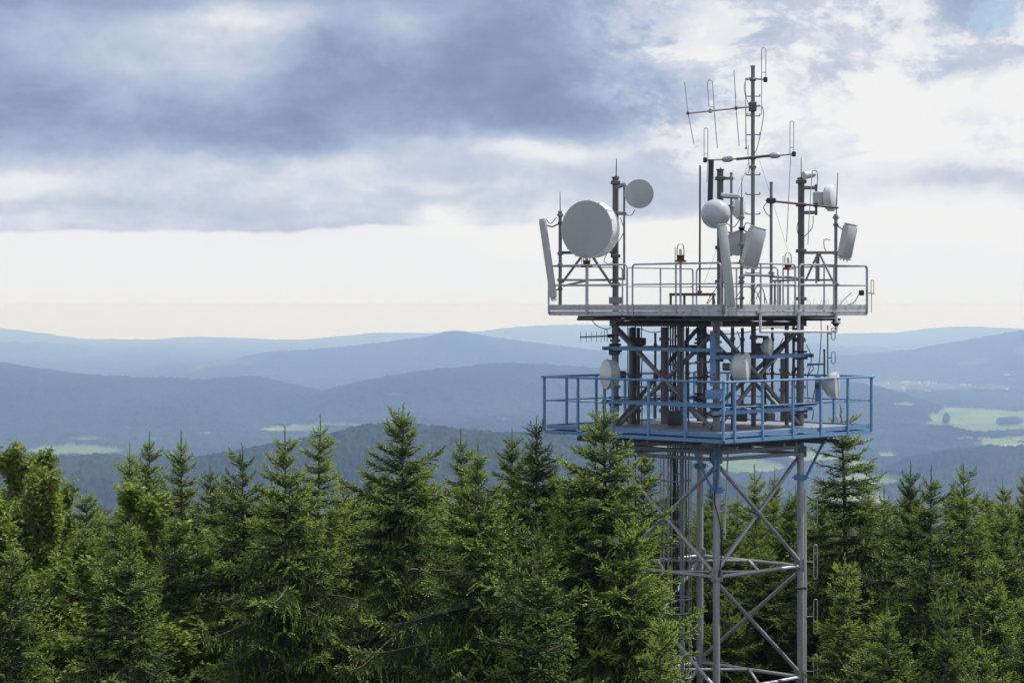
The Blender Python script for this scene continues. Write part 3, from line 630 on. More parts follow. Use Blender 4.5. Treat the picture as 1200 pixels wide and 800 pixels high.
# ------------------------------------------------------------------ antennas and lamps (each one a thing)
def orient(ax): return Vector(ax).normalized()
def drum_dish(label, px, py, dy, r, ax, depth, back=.25, group=None, face='disc', shell='white', hub=True, arm=None, name='drum_antenna', bulge=.02):
    """px, py: centre of the flat face; ax: where it looks"""
    ax = orient(ax); c = P(px, py, dy); e = thing(name, label, 'dish antenna', c, group)
    b = MB().lathe([(-depth - back, .04), (-depth - back, r * .28), (-depth - back * .8, r * .42), (-depth - back * .35, r * .80), (-depth, r * .97), (-depth + min(.02, depth * .3), r * 1.0), (-min(.03, depth * .5), r), (-min(.029, depth * .45), r * 1.025), (0, r * 1.025), (0, r * .99)], c, ax, 56)
    if depth > .2:
        u = ax.orthogonal().normalized(); v = ax.cross(u)
        for q in range(16):
            t = q * math.pi / 8; d = u * math.cos(t) + v * math.sin(t); rot = Matrix((d, ax, d.cross(ax))).transposed()
            b.box(c + d * (r * 1.03) - ax * .045, (.035, .05, .03), rot)
            if q % 4 == 0: b.box(c + d * (r * 1.0) - ax * (depth * .55), (.02, depth * .8, .025), rot)
    b.build('shroud', shell, e)
    MB().lathe([(0.002, r * .985), (0.004 + bulge * .4, r * .7), (.004 + bulge * .8, r * .35), (.004 + bulge, 0)], c, ax, 56).build('radome', face, e)
    if hub:
        k = c - ax * (depth + back + .04); h = MB().lathe([(-.12, 0), (-.12, .09), (.05, .09), (.05, 0)], k, ax, 20)
        if arm is not None: h.tube(k - ax * .06, P(*arm), .035, n=8)
        h.build('mount', 'dark', e)
    return e
def rot_axes(yaw, pitch, roll): return (Matrix.Rotation(R(yaw), 3, 'Z') @ Matrix.Rotation(R(pitch), 3, 'X') @ Matrix.Rotation(R(roll), 3, 'Y'))
def panel(label, top, bot, dy, wd, dp, yaw, pole, group=None, dyb=None, mat='panel'):
    a = P(*top, dy); c = P(*bot, dy if dyb is None else dyb); e = thing('panel_antenna', label, 'panel antenna', c, group)
    d = (a - c).normalized(); fwd = Vector((math.sin(R(yaw)), -math.cos(R(yaw)), 0)); fwd = (fwd - d * fwd.dot(d)).normalized(); sd_ = fwd.cross(d).normalized()
    rot = Matrix((sd_, fwd, d)).transposed(); L = (a - c).length
    MB().box((a + c) / 2, (wd, dp, L - .03), rot, min(wd, dp) * .28).build('radome', mat, e)
    caps = MB().box(c - d * .0, (wd * .9, dp * .85, .03), rot, .01); caps.box(a, (wd * .9, dp * .85, .03), rot, .01)
    for q in (-.3, .0, .3): caps.tube(c + sd_ * wd * q, c + sd_ * wd * q - d * .06, .014, n=8)
    caps.build('end_cap', 'white', e)
    br = MB()
    for t, off in ((.93, .0), (.10, .0)):
        s_ = c + (a - c) * t - fwd * dp * .5; q_ = P(pole[0], 0, pole[1]); q_.z = s_.z + .04
        mid = (s_ + q_) / 2 + Vector((0, 0, -.07 if t > .5 else 0)); br.path([s_, mid, q_], .018, 6); br.box(s_, (.08, .04, .08), rot); br.box(q_, (.11, .11, .06))
    br.build('bracket', 'dark', e); return e

drum_dish('largest dish, a deep drum with flat grey cover facing left above the upper deck', 687.5, 268.8, -.75, .665, (-.50, -.85, -.02), .42, .22, arm=(720, 285, 0))
drum_dish('small flat round grey dish beside the top of the left mast', 749, 227.2, -.55, .335, (-.12, -.99, -.03), .08, .10, arm=(732, 227, -.25), name='dish_antenna', bulge=.05)
# round white radome ball in front of the middle mast
c = P(838.7, 250.5, -2.9); e = thing('round_radome', 'glossy white ball-shaped dish radome on the middle mast', 'radome', c)
MB().lathe([(-.10, .22), (-.02, .325), (.0, .335), (.03, .33), (.12, .295), (.2, .225), (.25, .13), (.27, 0.0)], c, (-.25, -.93, .1), 48).build('radome', 'gloss', e)
MB().lathe([(-.30, .0), (-.30, .08), (-.22, .10), (-.10, .24), (-.101, 0)], c, (-.25, -.93, .1), 32).build('back_shell', 'white', e)
MB().tube(c + Vector((.05, .2, 0)), P(844, 250, -C), .04, n=8).build('mount', 'dark', e)
drum_dish('half hidden white dish just behind the shiny white ball', 866, 244, -1.9, .26, (.75, -.6, 0), .02, .16, face='white', arm=(857, 244, -2.4), name='dish_antenna', bulge=.08)
e = drum_dish('pale grey dish with crossbar partly behind the short tilted panel', 864, 285, -2.7, .275, (-.2, -.97, 0), .06, .10, face='disc', shell='panel', arm=(857, 285, -2.4), name='dish_antenna', bulge=.02)
MB().beam(P(852, 287, -2.85), P(876, 287, -2.85), .03, .04).build('feed_bar', 'galv', e)
# dish with radio box, upper right
c = P(974, 232, -.9); ax = orient((.92, -.38, .04)); e = thing('dish_antenna', 'white round dish with boxy radio unit at the top right mast', 'dish antenna', c)
MB().lathe([(-.18, .0), (-.18, .12), (-.13, .25), (-.08, .305), (.03, .315), (.06, .30), (.10, .22), (.12, .0)], c, ax, 48).build('radome', 'white', e)
MB().box(c - ax * .30, (.24, .22, .34), Matrix.Rotation(math.atan2(ax.y, ax.x), 3, 'Z'), .03).build('radio_unit', 'panel', e)
MB().tube(c - ax * .36, P(956.5, 234, -.3), .03, n=8).build('mount', 'dark', e)
panel('tall slim leaning panel antenna at the far left corner of the upper deck', (635.5, 257), (649, 350), -.35, .16, .12, -28, (656.5, -.25))
panel('long white leaning panel antenna in front of the middle of the upper deck', (846, 263), (857, 361), -4.0, .20, .13, 12, (869, -3.45))
panel('short wide tilted panel antenna right of the white ball radome', (888.5, 267), (877, 313), -3.75, .40, .20, 22, (869, -3.45))
panel('short wide tilted panel antenna on the right corner pole of the upper deck', (997, 263), (989, 303), -1.0, .33, .21, 28, (979.5, -.9))

# floodlight box and camera
c = P(856, 229, -2.75); e = thing('floodlight', 'flat white floodlight head above the ball radome', 'floodlight', c)
b = MB(); rt = rot_axes(8, 6, 4); b.box(c, (.42, .20, .085), rt, .03); b.build('housing', 'white', e); MB().box(c + rt @ Vector((-.02, -.01, -.055)), (.34, .16, .03), rt).build('lens', 'dark', e)
MB().tube(c + rt @ Vector((-.19, .05, -.03)), P(844, 233, -C), .025, n=8).build('mount', 'dark', e)
c = P(948, 205, -.2); e = thing('floodlight', 'small pale barrel floodlight on top of the right mast', 'floodlight', c)
MB().lathe([(-.16, .0), (-.16, .05), (-.10, .075), (.05, .08), (.10, .10), (.14, .10), (.14, 0)], c, (-1, -.35, -.15), 20).build('housing', 'panel', e)
MB().tube(c, P(941, 211, 0), .02, n=6).build('mount', 'black', e)
c = P(979.5, 378, -.95); e = thing('security_camera', 'black dome camera hanging from the right end of the white pipe frame', 'camera', c)
MB().lathe([(.06, 0), (.06, .06), (.02, .10), (-.01, .12), (-.02, .10), (-.02, 0)], c, (0, 0, 1), 24).build('cap', 'dark', e)
MB().lathe([(-.015, .085), (-.05, .075), (-.085, .04), (-.095, 0)], c, (0, 0, 1), 20).build('dome', 'black', e)

# obstruction lights
def lamp(label, px, py, dy, post_to, grp=None, hide=False):
    c = P(px, py, dy); e = thing('obstruction_light', label, 'warning light', c, grp)
    MB().lathe([(-.02, 0), (-.02, .13), (.0, .14), (.02, .12), (.03, .085), (.10, .085), (.13, .10), (.14, .07), (.14, 0)], c, (0, 0, 1), 24).build('base', 'red', e)
    MB().lathe([(.142, .085), (.20, .09), (.29, .085), (.35, .07), (.39, .04), (.40, 0)], c, (0, 0, 1), 24).build('glass', 'glass', e)
    MB().tube(c + Vector((0, 0, .145)), c + Vector((0, 0, .27)), .035, n=10).build('bulb', 'white', e)
    MB().tube(c + Vector((-.12, 0, 0)), c + Vector((-.12, 0, .32)), .008, n=6).build('rod', 'brown', e)
    if post_to: MB().tube(c - Vector((0, 0, .02)), P(px, post_to, dy), .026, n=8).build('post', 'galv', e)
lamp('red-based glass warning light on the railing in the middle of the upper deck', 797.5, 306, -2.87, 357)
lamp('red-based glass warning light standing left of the right mast', 923.5, 315, .5, 357)
lamp('red warning light just under the biggest drum dish', 687.5, 312, -.65, 304 + 8)

# whips and rods
def whip(label, p0, p1, r_, mat='grey', grp=None, r2=None):
    a = P(*p0); c = P(*p1); b = MB().tube(Vector((0, 0, 0)) + a, c, r_, r2 or r_ * .6, n=8); b.tube(a, a + (c - a) * .03, r_ * 2.2, n=8)
    return tag(b.build('whip_antenna', mat, None, loc=a), label, 'antenna', grp)
whip('thin whip antenna on top of the left mast', (722, 207, 0), (722.6, 186, 0), .016)
whip('thin whip antenna on the far left corner pole', (656.5, 248, -.25), (656.3, 225, -.25), .014)
whip('thin whip antenna on top of the right mast', (939, 208, 0), (938.8, 185, 0), .014)
whip('thin whip antenna on the pole right of the ball radome', (869, 232, -3.45), (869.5, 206, -3.45), .012)
whip('thin whip antenna on the short pole left of centre mast top', (844.5, 198, -C), (844.5, 196, -C), .02)
whip('tall brown rod antenna standing left of the middle mast', (820, 345, -.4), (820.4, 194, -.4), .024, 'brown', r2=.022)
whip('thin whip antenna on the rusty bar by the right mast', (979.5, 262, -1.4), (981.8, 203, -1.4), .016)
a = P(832.2, 236, -2.5); b = MB().tube(a, P(833.5, 187, -2.5), .062, n=14); b.tube(a, P(832, 250, -2.5), .03, n=10); b.tube(P(831.9, 240, -2.5), P(844, 240, -C), .025, n=8)
tag(b.build('stick_antenna', 'black', None, loc=a), 'thick black stick antenna beside the middle mast', 'antenna')

def loop(b, x, y0, y1, dy, wpx, r_, tilt=0.0):
    """tall folded dipole, open gap at the bottom"""
    pts = []; h = wpx / 2
    n = 8
    cxt = x; 
    pts.append(P(x - h + tilt * (y1 - y0) , y1, dy))
    pts.append(P(x - h, y0 + h, dy))
    for q in range(1, n): t = math.pi * q / n; pts.append(P(x - h * math.cos(t), y0 + h - h * math.sin(t), dy))
    pts.append(P(x + h, y0 + h, dy)); pts.append(P(x + h + tilt * (y1 - y0), y1, dy)); b.path(pts, r_, 6)
# top yagi
a = P(891, 124, -1.75); e = thing('yagi_antenna', 'three-element yagi antenna with slanted rods near the top of the tallest mast', 'antenna', a)
MB().tube(P(804.5, 133, -1.75), a, .022, n=8).build('boom', 'galv', e)
MB().tube(P(802.3, 96.5, -1.75), P(806.3, 133, -1.75), .010, n=6)._add([], []).tube(P(806.3, 133, -1.75), P(813.3, 169.5, -1.75), .010, n=6).build('reflector', 'galv', e)
b = MB(); loop(b, 832, 94, 125, -1.78, 6, .010, .06); b.tube(P(831.5, 125.5, -1.78), P(838.5, 125.5, -1.78), .010, n=6); b.tube(P(836.6, 126, -1.78), P(840.7, 174, -1.78), .010, n=6); b.box(P(832.5, 130, -1.78), (.08, .09, .10), None, .02); b.build('folded_dipole', 'galv', e)
MB().tube(P(860.2, 82, -1.75), P(862.5, 127, -1.75), .010, n=6).tube(P(862.5, 127, -1.75), P(866.2, 171.5, -1.75), .010, n=6).build('director', 'galv', e)
MB().box(P(882, 125, -1.7), (.17, .16, .22), None, .02).box(P(806, 133, -1.75), (.06, .06, .06)).box(P(862.4, 127, -1.75), (.06, .06, .07)).build('clamp', 'dark', e)
def dip(label, x, y0, y1, dy, w_, rod, arm, box, grp=None, mat='galv'):
    a = P(*arm[0]); e = thing('folded_dipole', label, 'antenna', a, grp); b = MB(); loop(b, x, y0, y1, dy, w_, .0095); b.tube(P(x - w_ / 2, y1 - 7, dy), P(x + w_ / 2, y1 - 7, dy), .008, n=6)
    b.build('loop', mat, e)
    if rod: MB().tube(P(*rod[0]), P(*rod[1]), .009, n=6).build('rod', mat, e)
    MB().tube(P(*arm[0]), P(*arm[1]), .020, n=8).build('arm', mat, e); MB().box(P(*box), (.09, .10, .12), None, .02).build('clamp', 'black', e); return e
dip('tall folded dipole loop at the very top of the tallest mast', 895, 56, 92, -1.75, 5, ((892.7, 90, -1.75), (892.3, 135, -1.75)), ((882.5, 92.5, -1.7), (897, 93.5, -1.75)), (897, 93.5, -1.75))
dip('folded dipole loop on the left end of the long crossbar', 827.3, 150, 187, -1.75, 4.4, ((829.6, 187, -1.75), (828.6, 214, -1.75)), ((826, 187.8, -1.75), (882, 185.5, -1.7)), (826.3, 187.5, -1.75))
dip('folded dipole loop on the right end of the long crossbar', 928, 142, 180, -1.75, 4.4, ((926.8, 180, -1.75), (921.8, 284, -1.75)), ((882, 185, -1.7), (931, 180.5, -1.75)), (930.3, 180.5, -1.75))
b = MB().tube(P(863, 186.6, -1.76), P(903, 182.4, -1.76), .032, n=10)
b.build('crossbar', 'brown', tower)
for px, py in ((852.5, 186.6), (908, 182.2)): MB().lathe([(-.13, .02), (-.11, .05), (-.06, .07), (.06, .07), (.11, .05), (.13, .02)], P(px, py, -1.75), (1, 0, .07), 14).build('clamp_box', 'galv', tower)
whip('vertical rod antenna clamped close beside the tallest mast', (874.3, 175, -1.7), (873.6, 97, -1.7), .012)
MB().tube(P(874, 93, -1.7), P(882, 92, -1.6), .03, n=8).tube(P(874.2, 134, -1.7), P(882, 134, -1.6), .012, n=6).build('bracket_arm', 'galv', tower)
cable([(893, 125, -1.75), (894.8, 134, -1.75), (891, 158, -1.72), (887, 174, -1.7), (884, 180, -1.65)], .008); cable([(877, 170, -1.65), (876.5, 180, -1.65), (878, 196, -1.65), (877, 204, -1.65)], .008); cable([(874, 94, -1.7), (872.5, 100, -1.7), (873, 110, -1.7), (880, 130, -1.65)], .007)
cable([(877.5, 190, -1.6), (858, 245, -1.2), (824, 335, -.4)], .0035, 'grey', 'guy_wire'); cable([(888, 182, -1.6), (905, 235, -1.0), (925, 300, .3)], .0035, 'grey', 'guy_wire')
# yagi with rusty boom at the right
a = P(903.7, 235, -2.6); e = thing('yagi_antenna', 'yagi antenna with a reddish brown boom crossing the right mast', 'antenna', a)
MB().tube(P(898, 235, -2.65), P(982, 243.5, -1.4), .026, n=8).build('boom', 'brown', e)
for px, y0, y1, dd, nm in ((951.5, 204, 240, -1.85, 'director'), (949, 240, 287, -1.85, 'director')): MB().tube(P(px, y0, dd), P(px - 2.3, y1, dd), .010, n=6).build(nm, 'galv', e)
MB().box(P(903.7, 235, -2.6), (.2, .16, .12), None, .02).box(P(956, 240.5, -1.78), (.08, .08, .1)).build('clamp', 'black', e)
for c_ in [[(899, 237, -2.6), (895, 243, -2.6), (898, 250, -2.6), (903, 254, -2.55)], [(953, 253, -.3), (952, 266, -.3), (944, 276, -.1), (940, 277, 0)], [(936, 258, 0), (934, 268, -.1), (937, 280, 0)], [(973, 281, -.95), (966, 281, -.8), (966, 290, -.7), (968, 294, -.7)], [(947, 204, -.2), (956, 200, -.25), (958, 212, -.3), (955, 240, -.3)],
           [(744, 246, -.5), (740, 252, -.4), (733, 252, -.25)], [(640, 257, -.35), (645, 262, -.3), (652, 255, -.25)], [(727, 255, -.1), (731, 270, -.1), (726, 282, 0)], [(711, 298, -.3), (708, 306, -.3), (714, 309, -.2), (720, 305, 0)], [(882, 262, -3.6), (874, 262, -3.5), (872, 268, -3.45)], [(852, 262, -3.3), (860, 266, -3.35), (868, 256, -3.45)],
           [(1007, 344, -.1), (1001, 354, 0), (994, 357, 0)], [(998, 343, 0), (990, 350, 0), (984, 357, -.2)]]: cable(c_, .0095)
# small dipole off the right end of the rail
a = P(1010, 343, .0); e = thing('folded_dipole', 'small yellowish folded dipole sticking out past the right end of the upper railing', 'antenna', a)
b = MB(); loop(b, 1022.4, 328, 345, 0, 3.2, .010); b.tube(P(1021.3, 345, 0), P(1021.1, 366, 0), .010, n=6); b.tube(P(1015, 343, 0), P(1025, 344, 0), .014, n=6); b.build('loop', 'yellow', e)
MB().box(P(1009.5, 343, 0), (.12, .12, .13), None, .02).build('clamp', 'black', e)
# little yagi below the upper deck, left
a = P(717, 393.5, -.1); e = thing('yagi_antenna', 'short many-element yagi antenna under the left side of the upper deck', 'antenna', a)
MB().tube(P(679.5, 395, -.15), P(720, 393.2, -.1), .017, n=8).build('boom', 'dark', e)
for i, px in enumerate((680.5, 687, 693, 699, 704.5)): MB().tube(P(px, 388.5, -.15), P(px + .2, 401, -.15), .007, n=6).build('director', 'grey', e)
b = MB(); loop(b, 710, 386, 400, -.15, 3.4, .008); b.build('folded_dipole', 'grey', e); MB().box(P(715, 393.6, -.12), (.11, .1, .09)).build('clamp', 'black', e)

drum_dish('bluish white dish facing left at the left side of the lower deck', 709.5, 438.5, -.9, .335, (-.93, -.36, .03), .22, .12, face='white', shell='panel', arm=(721, 440, 0))
drum_dish('glossy white drum dish facing right in the middle above the lower deck', 877, 430.5, -2.6, .305, (.955, -.29, -.02), .30, .12, face='white', shell='white', arm=(859, 432, -1.75))
drum_dish('smallest white dish tucked among the dark poles between the decks', 903, 406.5, -1.6, .20, (.92, -.38, 0), .10, .14, face='white', shell='white', arm=(896, 406, -.8))
drum_dish('grey-white dish with an angled cover at the right end of the lower deck', 981.5, 451.5, -.9, .30, (.93, -.33, -.03), .16, .20, face='panel', shell='white', arm=(958, 453, -.5))
MB().box(P(958.5, 455, -.5), (.12, .14, .62), None, .02).build('antenna_post', 'blue', tower); MB().box(P(963, 451, -.6), (.16, .2, .22), None, .03).build('equipment_box', 'dark', tower)
MB().box(P(921, 445, -1.0) , (.06, .06, .05)).build('pole_clamp', 'yellow', tower); MB().box(P(963, 443.6, -.85), (.10, .09, .05)).build('pole_clamp', 'yellow', tower)
MB().box(P(708.5, 467, -.6), (.07, .07, .8)).build('antenna_post', 'blue', tower)
# stacked dipoles
def stack(label, px, y0, y1, dy, r_, loops, lx, lw, mat, lmat):
    a = P(px, y1, dy); e = thing('dipole_array', label, 'antenna', a); MB().tube(P(px, y0, dy), a, r_, n=10).build('pole', mat, e)
    for (l0, l1) in loops:
        b = MB(); h = lw / 2; pts = []
        for q in range(9): t = math.pi * q / 8; pts.append(P(lx - h * math.cos(t), l0 + h - h * math.sin(t), dy - .05))
        for q in range(9): t = math.pi * q / 8; pts.append(P(lx + h * math.cos(t), l1 - h + h * math.sin(t), dy - .05))
        b.path(pts, .010, 6, closed=True); b.tube(P(px, (l0 + l1) / 2, dy), P(lx - h, (l0 + l1) / 2, dy - .05), .012, n=6); b.build('loop', lmat, e)
    return e
stack('slim pole with two little dipole loops at the right under the upper deck', 970, 381, 446, -.4, .016, [(384, 398), (412, 426)], 976.5, 4.5, 'dark', 'grey')
mast(966, -.2, 410, 442, .022, 'dark', ())
stack('pale pole with a row of dipole loops along the right leg', 943.7, 573, 860, -.35, .032, [(585, 614), (638, 678), (702, 742), (766, 806), (830, 870)], 955.7, 4.2, 'white', 'galv')
MB().tube(P(932, 689, -.2), P(946, 689, -.4), .03, n=8).build('bracket_arm', 'brown', tower)
b = MB().tube(P(853, 532, -1.9), P(849.2, 628, -1.9), .020, n=8); b.tube(P(849.2, 605, -1.9), P(849, 632, -1.9), .028, n=8)
tag(b.build('whip_antenna', 'white', None, loc=P(853, 532, -1.9)), 'thin white rod hanging beside the front leg below the lower deck', 'antenna')
MB().tube(P(853, 532, -1.9), P(853, 523, -1.8), .012, n=6).build('bracket_arm', 'dark', tower); MB().tube(P(842, 621, -2.2), P(849, 626, -1.95), .02, n=6).build('bracket_arm', 'dark', tower)
# ------------------------------------------------------------------ trees
def leaf_mat(name, stops, trans, rough=.5):
    m, g, o = new_mat(name)
    a = g.new('ShaderNodeAttribute', attribute_name='age_light'); oi = g.new('ShaderNodeObjectInfo'); geo = g.new('ShaderNodeNewGeometry')
    n1 = noise(g, V(g, geo.outputs['Position']), 1.1, 3, .6)
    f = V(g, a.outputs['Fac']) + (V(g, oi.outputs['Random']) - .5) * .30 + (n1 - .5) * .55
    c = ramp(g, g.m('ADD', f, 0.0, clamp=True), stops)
    b = g.new('ShaderNodeBsdfPrincipled'); g.link(c, b.inputs['Base Color']); b.inputs['Roughness'].default_value = rough; b.inputs['Specular IOR Level'].default_value = .35
    t = g.new('ShaderNodeBsdfTranslucent'); tc_ = mixc(g, .5, c, (.20, .26, .03)); g.link(tc_, t.inputs[0])
    mx = g.new('ShaderNodeMixShader'); mx.inputs[0].default_value = trans; g.link(b.outputs[0], mx.inputs[1]); g.link(t.outputs[0], mx.inputs[2])
    g.link(mx.outputs[0], o.inputs[0]); return m
M['needles'] = leaf_mat('spruce_needles', [(0, (.006, .014, .007)), (.28, (.014, .034, .010)), (.50, (.045, .098, .018)), (.74, (.17, .26, .038)), (1, (.38, .47, .08))], .20)  # besides new growth, ramp ends paint inner shade and sunlit tips
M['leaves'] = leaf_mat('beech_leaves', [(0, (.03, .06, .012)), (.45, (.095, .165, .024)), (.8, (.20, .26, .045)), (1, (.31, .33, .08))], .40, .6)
M['bark'] = paint('spruce_bark', (.10, .085, .075), .9, 0, dirt=(.05, .045, .04), scale=2)

def norm(a): return a / np.maximum(np.linalg.norm(a, axis=-1, keepdims=True), 1e-9)
class TubeNP:
    def __init__(s): s.V = []; s.F = []; s.n = 0
    def add(s, pts, rad, k=3):
        pts = np.asarray(pts); N = len(pts); d = norm(np.gradient(pts, axis=0)); ref = np.array([0, 0, 1.0]) if abs(d[0][2]) < .8 else np.array([1.0, 0, 0])
        u = norm(np.cross(d, ref)); v = np.cross(d, u); t = np.arange(k) * 2 * np.pi / k
        vs = pts[:, None] + (u[:, None] * np.cos(t)[None, :, None] + v[:, None] * np.sin(t)[None, :, None]) * np.asarray(rad)[:, None, None]
        i = np.arange(N - 1)[:, None] * k + np.arange(k)[None]; j = np.arange(N - 1)[:, None] * k + (np.arange(k)[None] + 1) % k
        s.F.append(np.stack([i, j, j + k, i + k], -1).reshape(-1, 4) + s.n); s.V.append(vs.reshape(-1, 3)); s.n += N * k
    def mesh(s, name, mat):
        f = np.concatenate(s.F); me = mesh_np(name, np.concatenate(s.V), f.ravel(), np.full(len(f), 4, np.int32), True); me.materials.append(M[mat]); return me

def spruce(seed, H=26.0, crown=13.0, rmax=2.3, slope=.50, density=1.0, droop=1.0, gaps=.1, fine=1.0):
    """returns (trunk mesh, crown mesh) with the tip at z = H"""
    rg = np.random.default_rng(seed); T = TubeNP(); sh = []     # shoots: start(3) dir(3) len age
    lean = rg.normal(0, .006, 2)
    zz = np.linspace(0, H, 40); cx = lean[0] * zz + .05 * np.sin(zz * .5 + seed); cy_ = lean[1] * zz + .05 * np.cos(zz * .43 + seed)
    cx -= cx[-1]; cy_ -= cy_[-1]
    T.add(np.stack([cx, cy_, zz], -1), np.interp(zz, [0, H - 2, H - .5, H], [.26, .035, .012, .005]), 8)
    axis = lambda z: np.array([np.interp(z, zz, cx), np.interp(z, zz, cy_), z])
    # leader
    for q in range(14): sh.append([*axis(H - .62 + q * .045), *norm(np.array([rg.normal(0, .25), rg.normal(0, .25), 1.0])), .10, .8])
    side_bias = rg.uniform(0, 2 * np.pi); z = H - .55; w_i = 0
    boughs = []
    while z > H - crown:
        t = H - z; wr = rg.uniform(.80, 1.16); n = 5 if t < 1 else 6; a0 = rg.uniform(0, 6.28)
        for k in range(n): boughs.append((z + rg.normal(0, .04), a0 + k * 2 * np.pi / n + rg.normal(0, .18), wr))
        for k in range(int((4 if t < 1.2 else 6) * density)): boughs.append((z - rg.uniform(.05, .36), rg.uniform(0, 6.28), rg.uniform(.42, .88)))
        z -= rg.uniform(.27, .40) if t < 3 else rg.uniform(.36, .52)
    for (z, az, ls) in boughs:
        t = H - z
        if rg.random() < gaps: continue
        R_ = min(rmax * .92, .16 + slope * .88 * t ** .95) * (1 + .16 * math.cos(az - side_bias)) 
        L = R_ * rg.uniform(.66, 1.2) * ls * (.8 + .34 * math.sin(az * 2 + z * 1.7 + seed) ** 2)
        if rg.random() < .08: L *= 1.2
        pitch0 = np.interp(t, [0, 1.2, 3, 6, 13], [58, 36, 14, -4, -18]) + rg.normal(0, 6)
        sag = np.interp(t, [0, 2, 5, 13], [4, 22, 40, 48]) * droop; upt = np.interp(t, [0, 2, 6, 13], [10, 34, 60, 60])
        N = 12; s = np.linspace(0, 1, N); ang_ = np.radians(pitch0 - sag * np.sin(s * 2.6) * .55 + upt * np.clip(s - .55, 0, 1) ** 1.3 * 2.0)
        azs = az + rg.normal(0, .25) * s
        d = np.stack([np.cos(ang_) * np.cos(azs), np.cos(ang_) * np.sin(azs), np.sin(ang_)], -1)
        p = axis(z) + np.concatenate([[np.zeros(3)], np.cumsum(d[:-1] * (L / (N - 1)), 0)])
        T.add(p, np.interp(s, [0, 1], [.010 + .011 * L, .004]), 4)
        # side twigs
        st = (.085 / fine) if t < 6 else .12 / fine; m_ = max(2, int(L * .88 / st))
        for j in range(m_):
            sj = .10 + .88 * (j + rg.uniform(-.3, .3)) / m_
            if sj < .2 and t > 2 and rg.random() < .6: continue
            pj = np.array([np.interp(sj, s, p[:, i]) for i in range(3)]); dj = norm(np.array([np.interp(sj, s, d[:, i]) for i in range(3)]))
            for sd_ in (-1, 1):
                l = (.10 + .50 * L ** .8 * (1 - sj) ** .75 * (.35 + min(sj, .4) * 1.6)) * rg.uniform(.55, 1.25)
                l = min(l, .95)
                side = norm(np.cross(dj, [0, 0, 1.0])) * sd_
                fwd = rg.uniform(.55, 1.0); dn = np.interp(t, [0, 1.5, 4, 13], [-.15, .3, 1.0, 1.5]) * droop * rg.uniform(.3, 1.3) * (1 - .6 * sj)
                d0 = norm(dj * fwd + side * 1.0 + np.array([0, 0, .12 - .40 * dn * (1 - sj)]) )
                # twig as 4 pts, increasingly hanging
                K = max(2, int(l / .10)); pp = pj.copy(); cur = d0
                for k in range(K):
                    f = k / max(1, K - 1)
                    cur = norm(cur + np.array([0, 0, -dn * .46]) + rg.normal(0, .07, 3))
                    age_light = .10 + .5 * max(0, f - .4) + .30 * sj ** 2 + rg.uniform(-.1, .1) + np.interp(t, [0, 3], [.22, .0])  # new growth, plus painted light: dark inside, brighter bough ends and tree tops
                    if k == K - 1: age_light += .28
                    sh.append([*pp, *cur, l / K * 1.25, age_light])
                    if l > .22 and k < K - 1 and rg.random() < .9 * fine:
                        for q in (-1, 1):
                            s2 = norm(np.cross(cur, [0, 0, 1.0]) * q + cur * .9 + np.array([0, 0, -.25 * dn]) + rg.normal(0, .15, 3))
                            sh.append([*(pp + cur * .03), *s2, rg.uniform(.07, .15) * (1 - .35 * f), age_light + rg.uniform(.0, .28)])
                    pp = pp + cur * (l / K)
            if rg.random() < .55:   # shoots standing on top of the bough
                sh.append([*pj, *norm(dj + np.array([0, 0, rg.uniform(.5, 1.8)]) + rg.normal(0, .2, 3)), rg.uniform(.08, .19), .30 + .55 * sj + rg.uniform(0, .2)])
        for q in range(4): sh.append([*p[-1 - q // 2], *norm(d[-1] + rg.normal(0, .28, 3)), .12, .85])
    S_ = np.array(sh); n = len(S_)
    # needles: NB blades round each shoot
    NB = 10; k = np.arange(NB); rr = rg.uniform(0, 1, (n, NB)); base = S_[:, None, :3] + S_[:, None, 3:6] * (S_[:, None, 6:7] * ((k[None, :, None] + rr[..., None]) / NB * .92))
    dr = S_[:, 3:6]; ref = np.where(np.abs(dr[:, 2:3]) > .9, np.array([[1.0, 0, 0]]), np.array([[0, 0, 1.0]])); u = norm(np.cross(dr, ref)); v = np.cross(dr, u)
    th = k[None] * 2.4 + rg.uniform(0, 6.28, (n, 1)); rad = u[:, None] * np.cos(th)[..., None] + v[:, None] * np.sin(th)[..., None]
    nd = norm(dr[:, None] * 1.25 + rad * .72 + rg.normal(0, .1, (n, NB, 3))); ln = rg.uniform(.026, .046, (n, NB, 1)); wd = .0125 / fine ** .5
    sv = norm(np.cross(nd, rad)) * wd
    v0 = base - sv; v1 = base + sv; v2 = base + nd * ln
    vs = np.stack([v0, v1, v2], 2).reshape(-1, 3); age_light = np.repeat(np.clip(S_[:, 7], 0, 1), NB * 3)
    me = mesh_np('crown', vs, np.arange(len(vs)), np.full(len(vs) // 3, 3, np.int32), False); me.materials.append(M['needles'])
    at_ = me.attributes.new('age_light', 'FLOAT', 'POINT'); at_.data.foreach_set('value', age_light.astype(np.float32))
    return T.mesh('trunk', 'bark'), me, H, len(vs) // 3

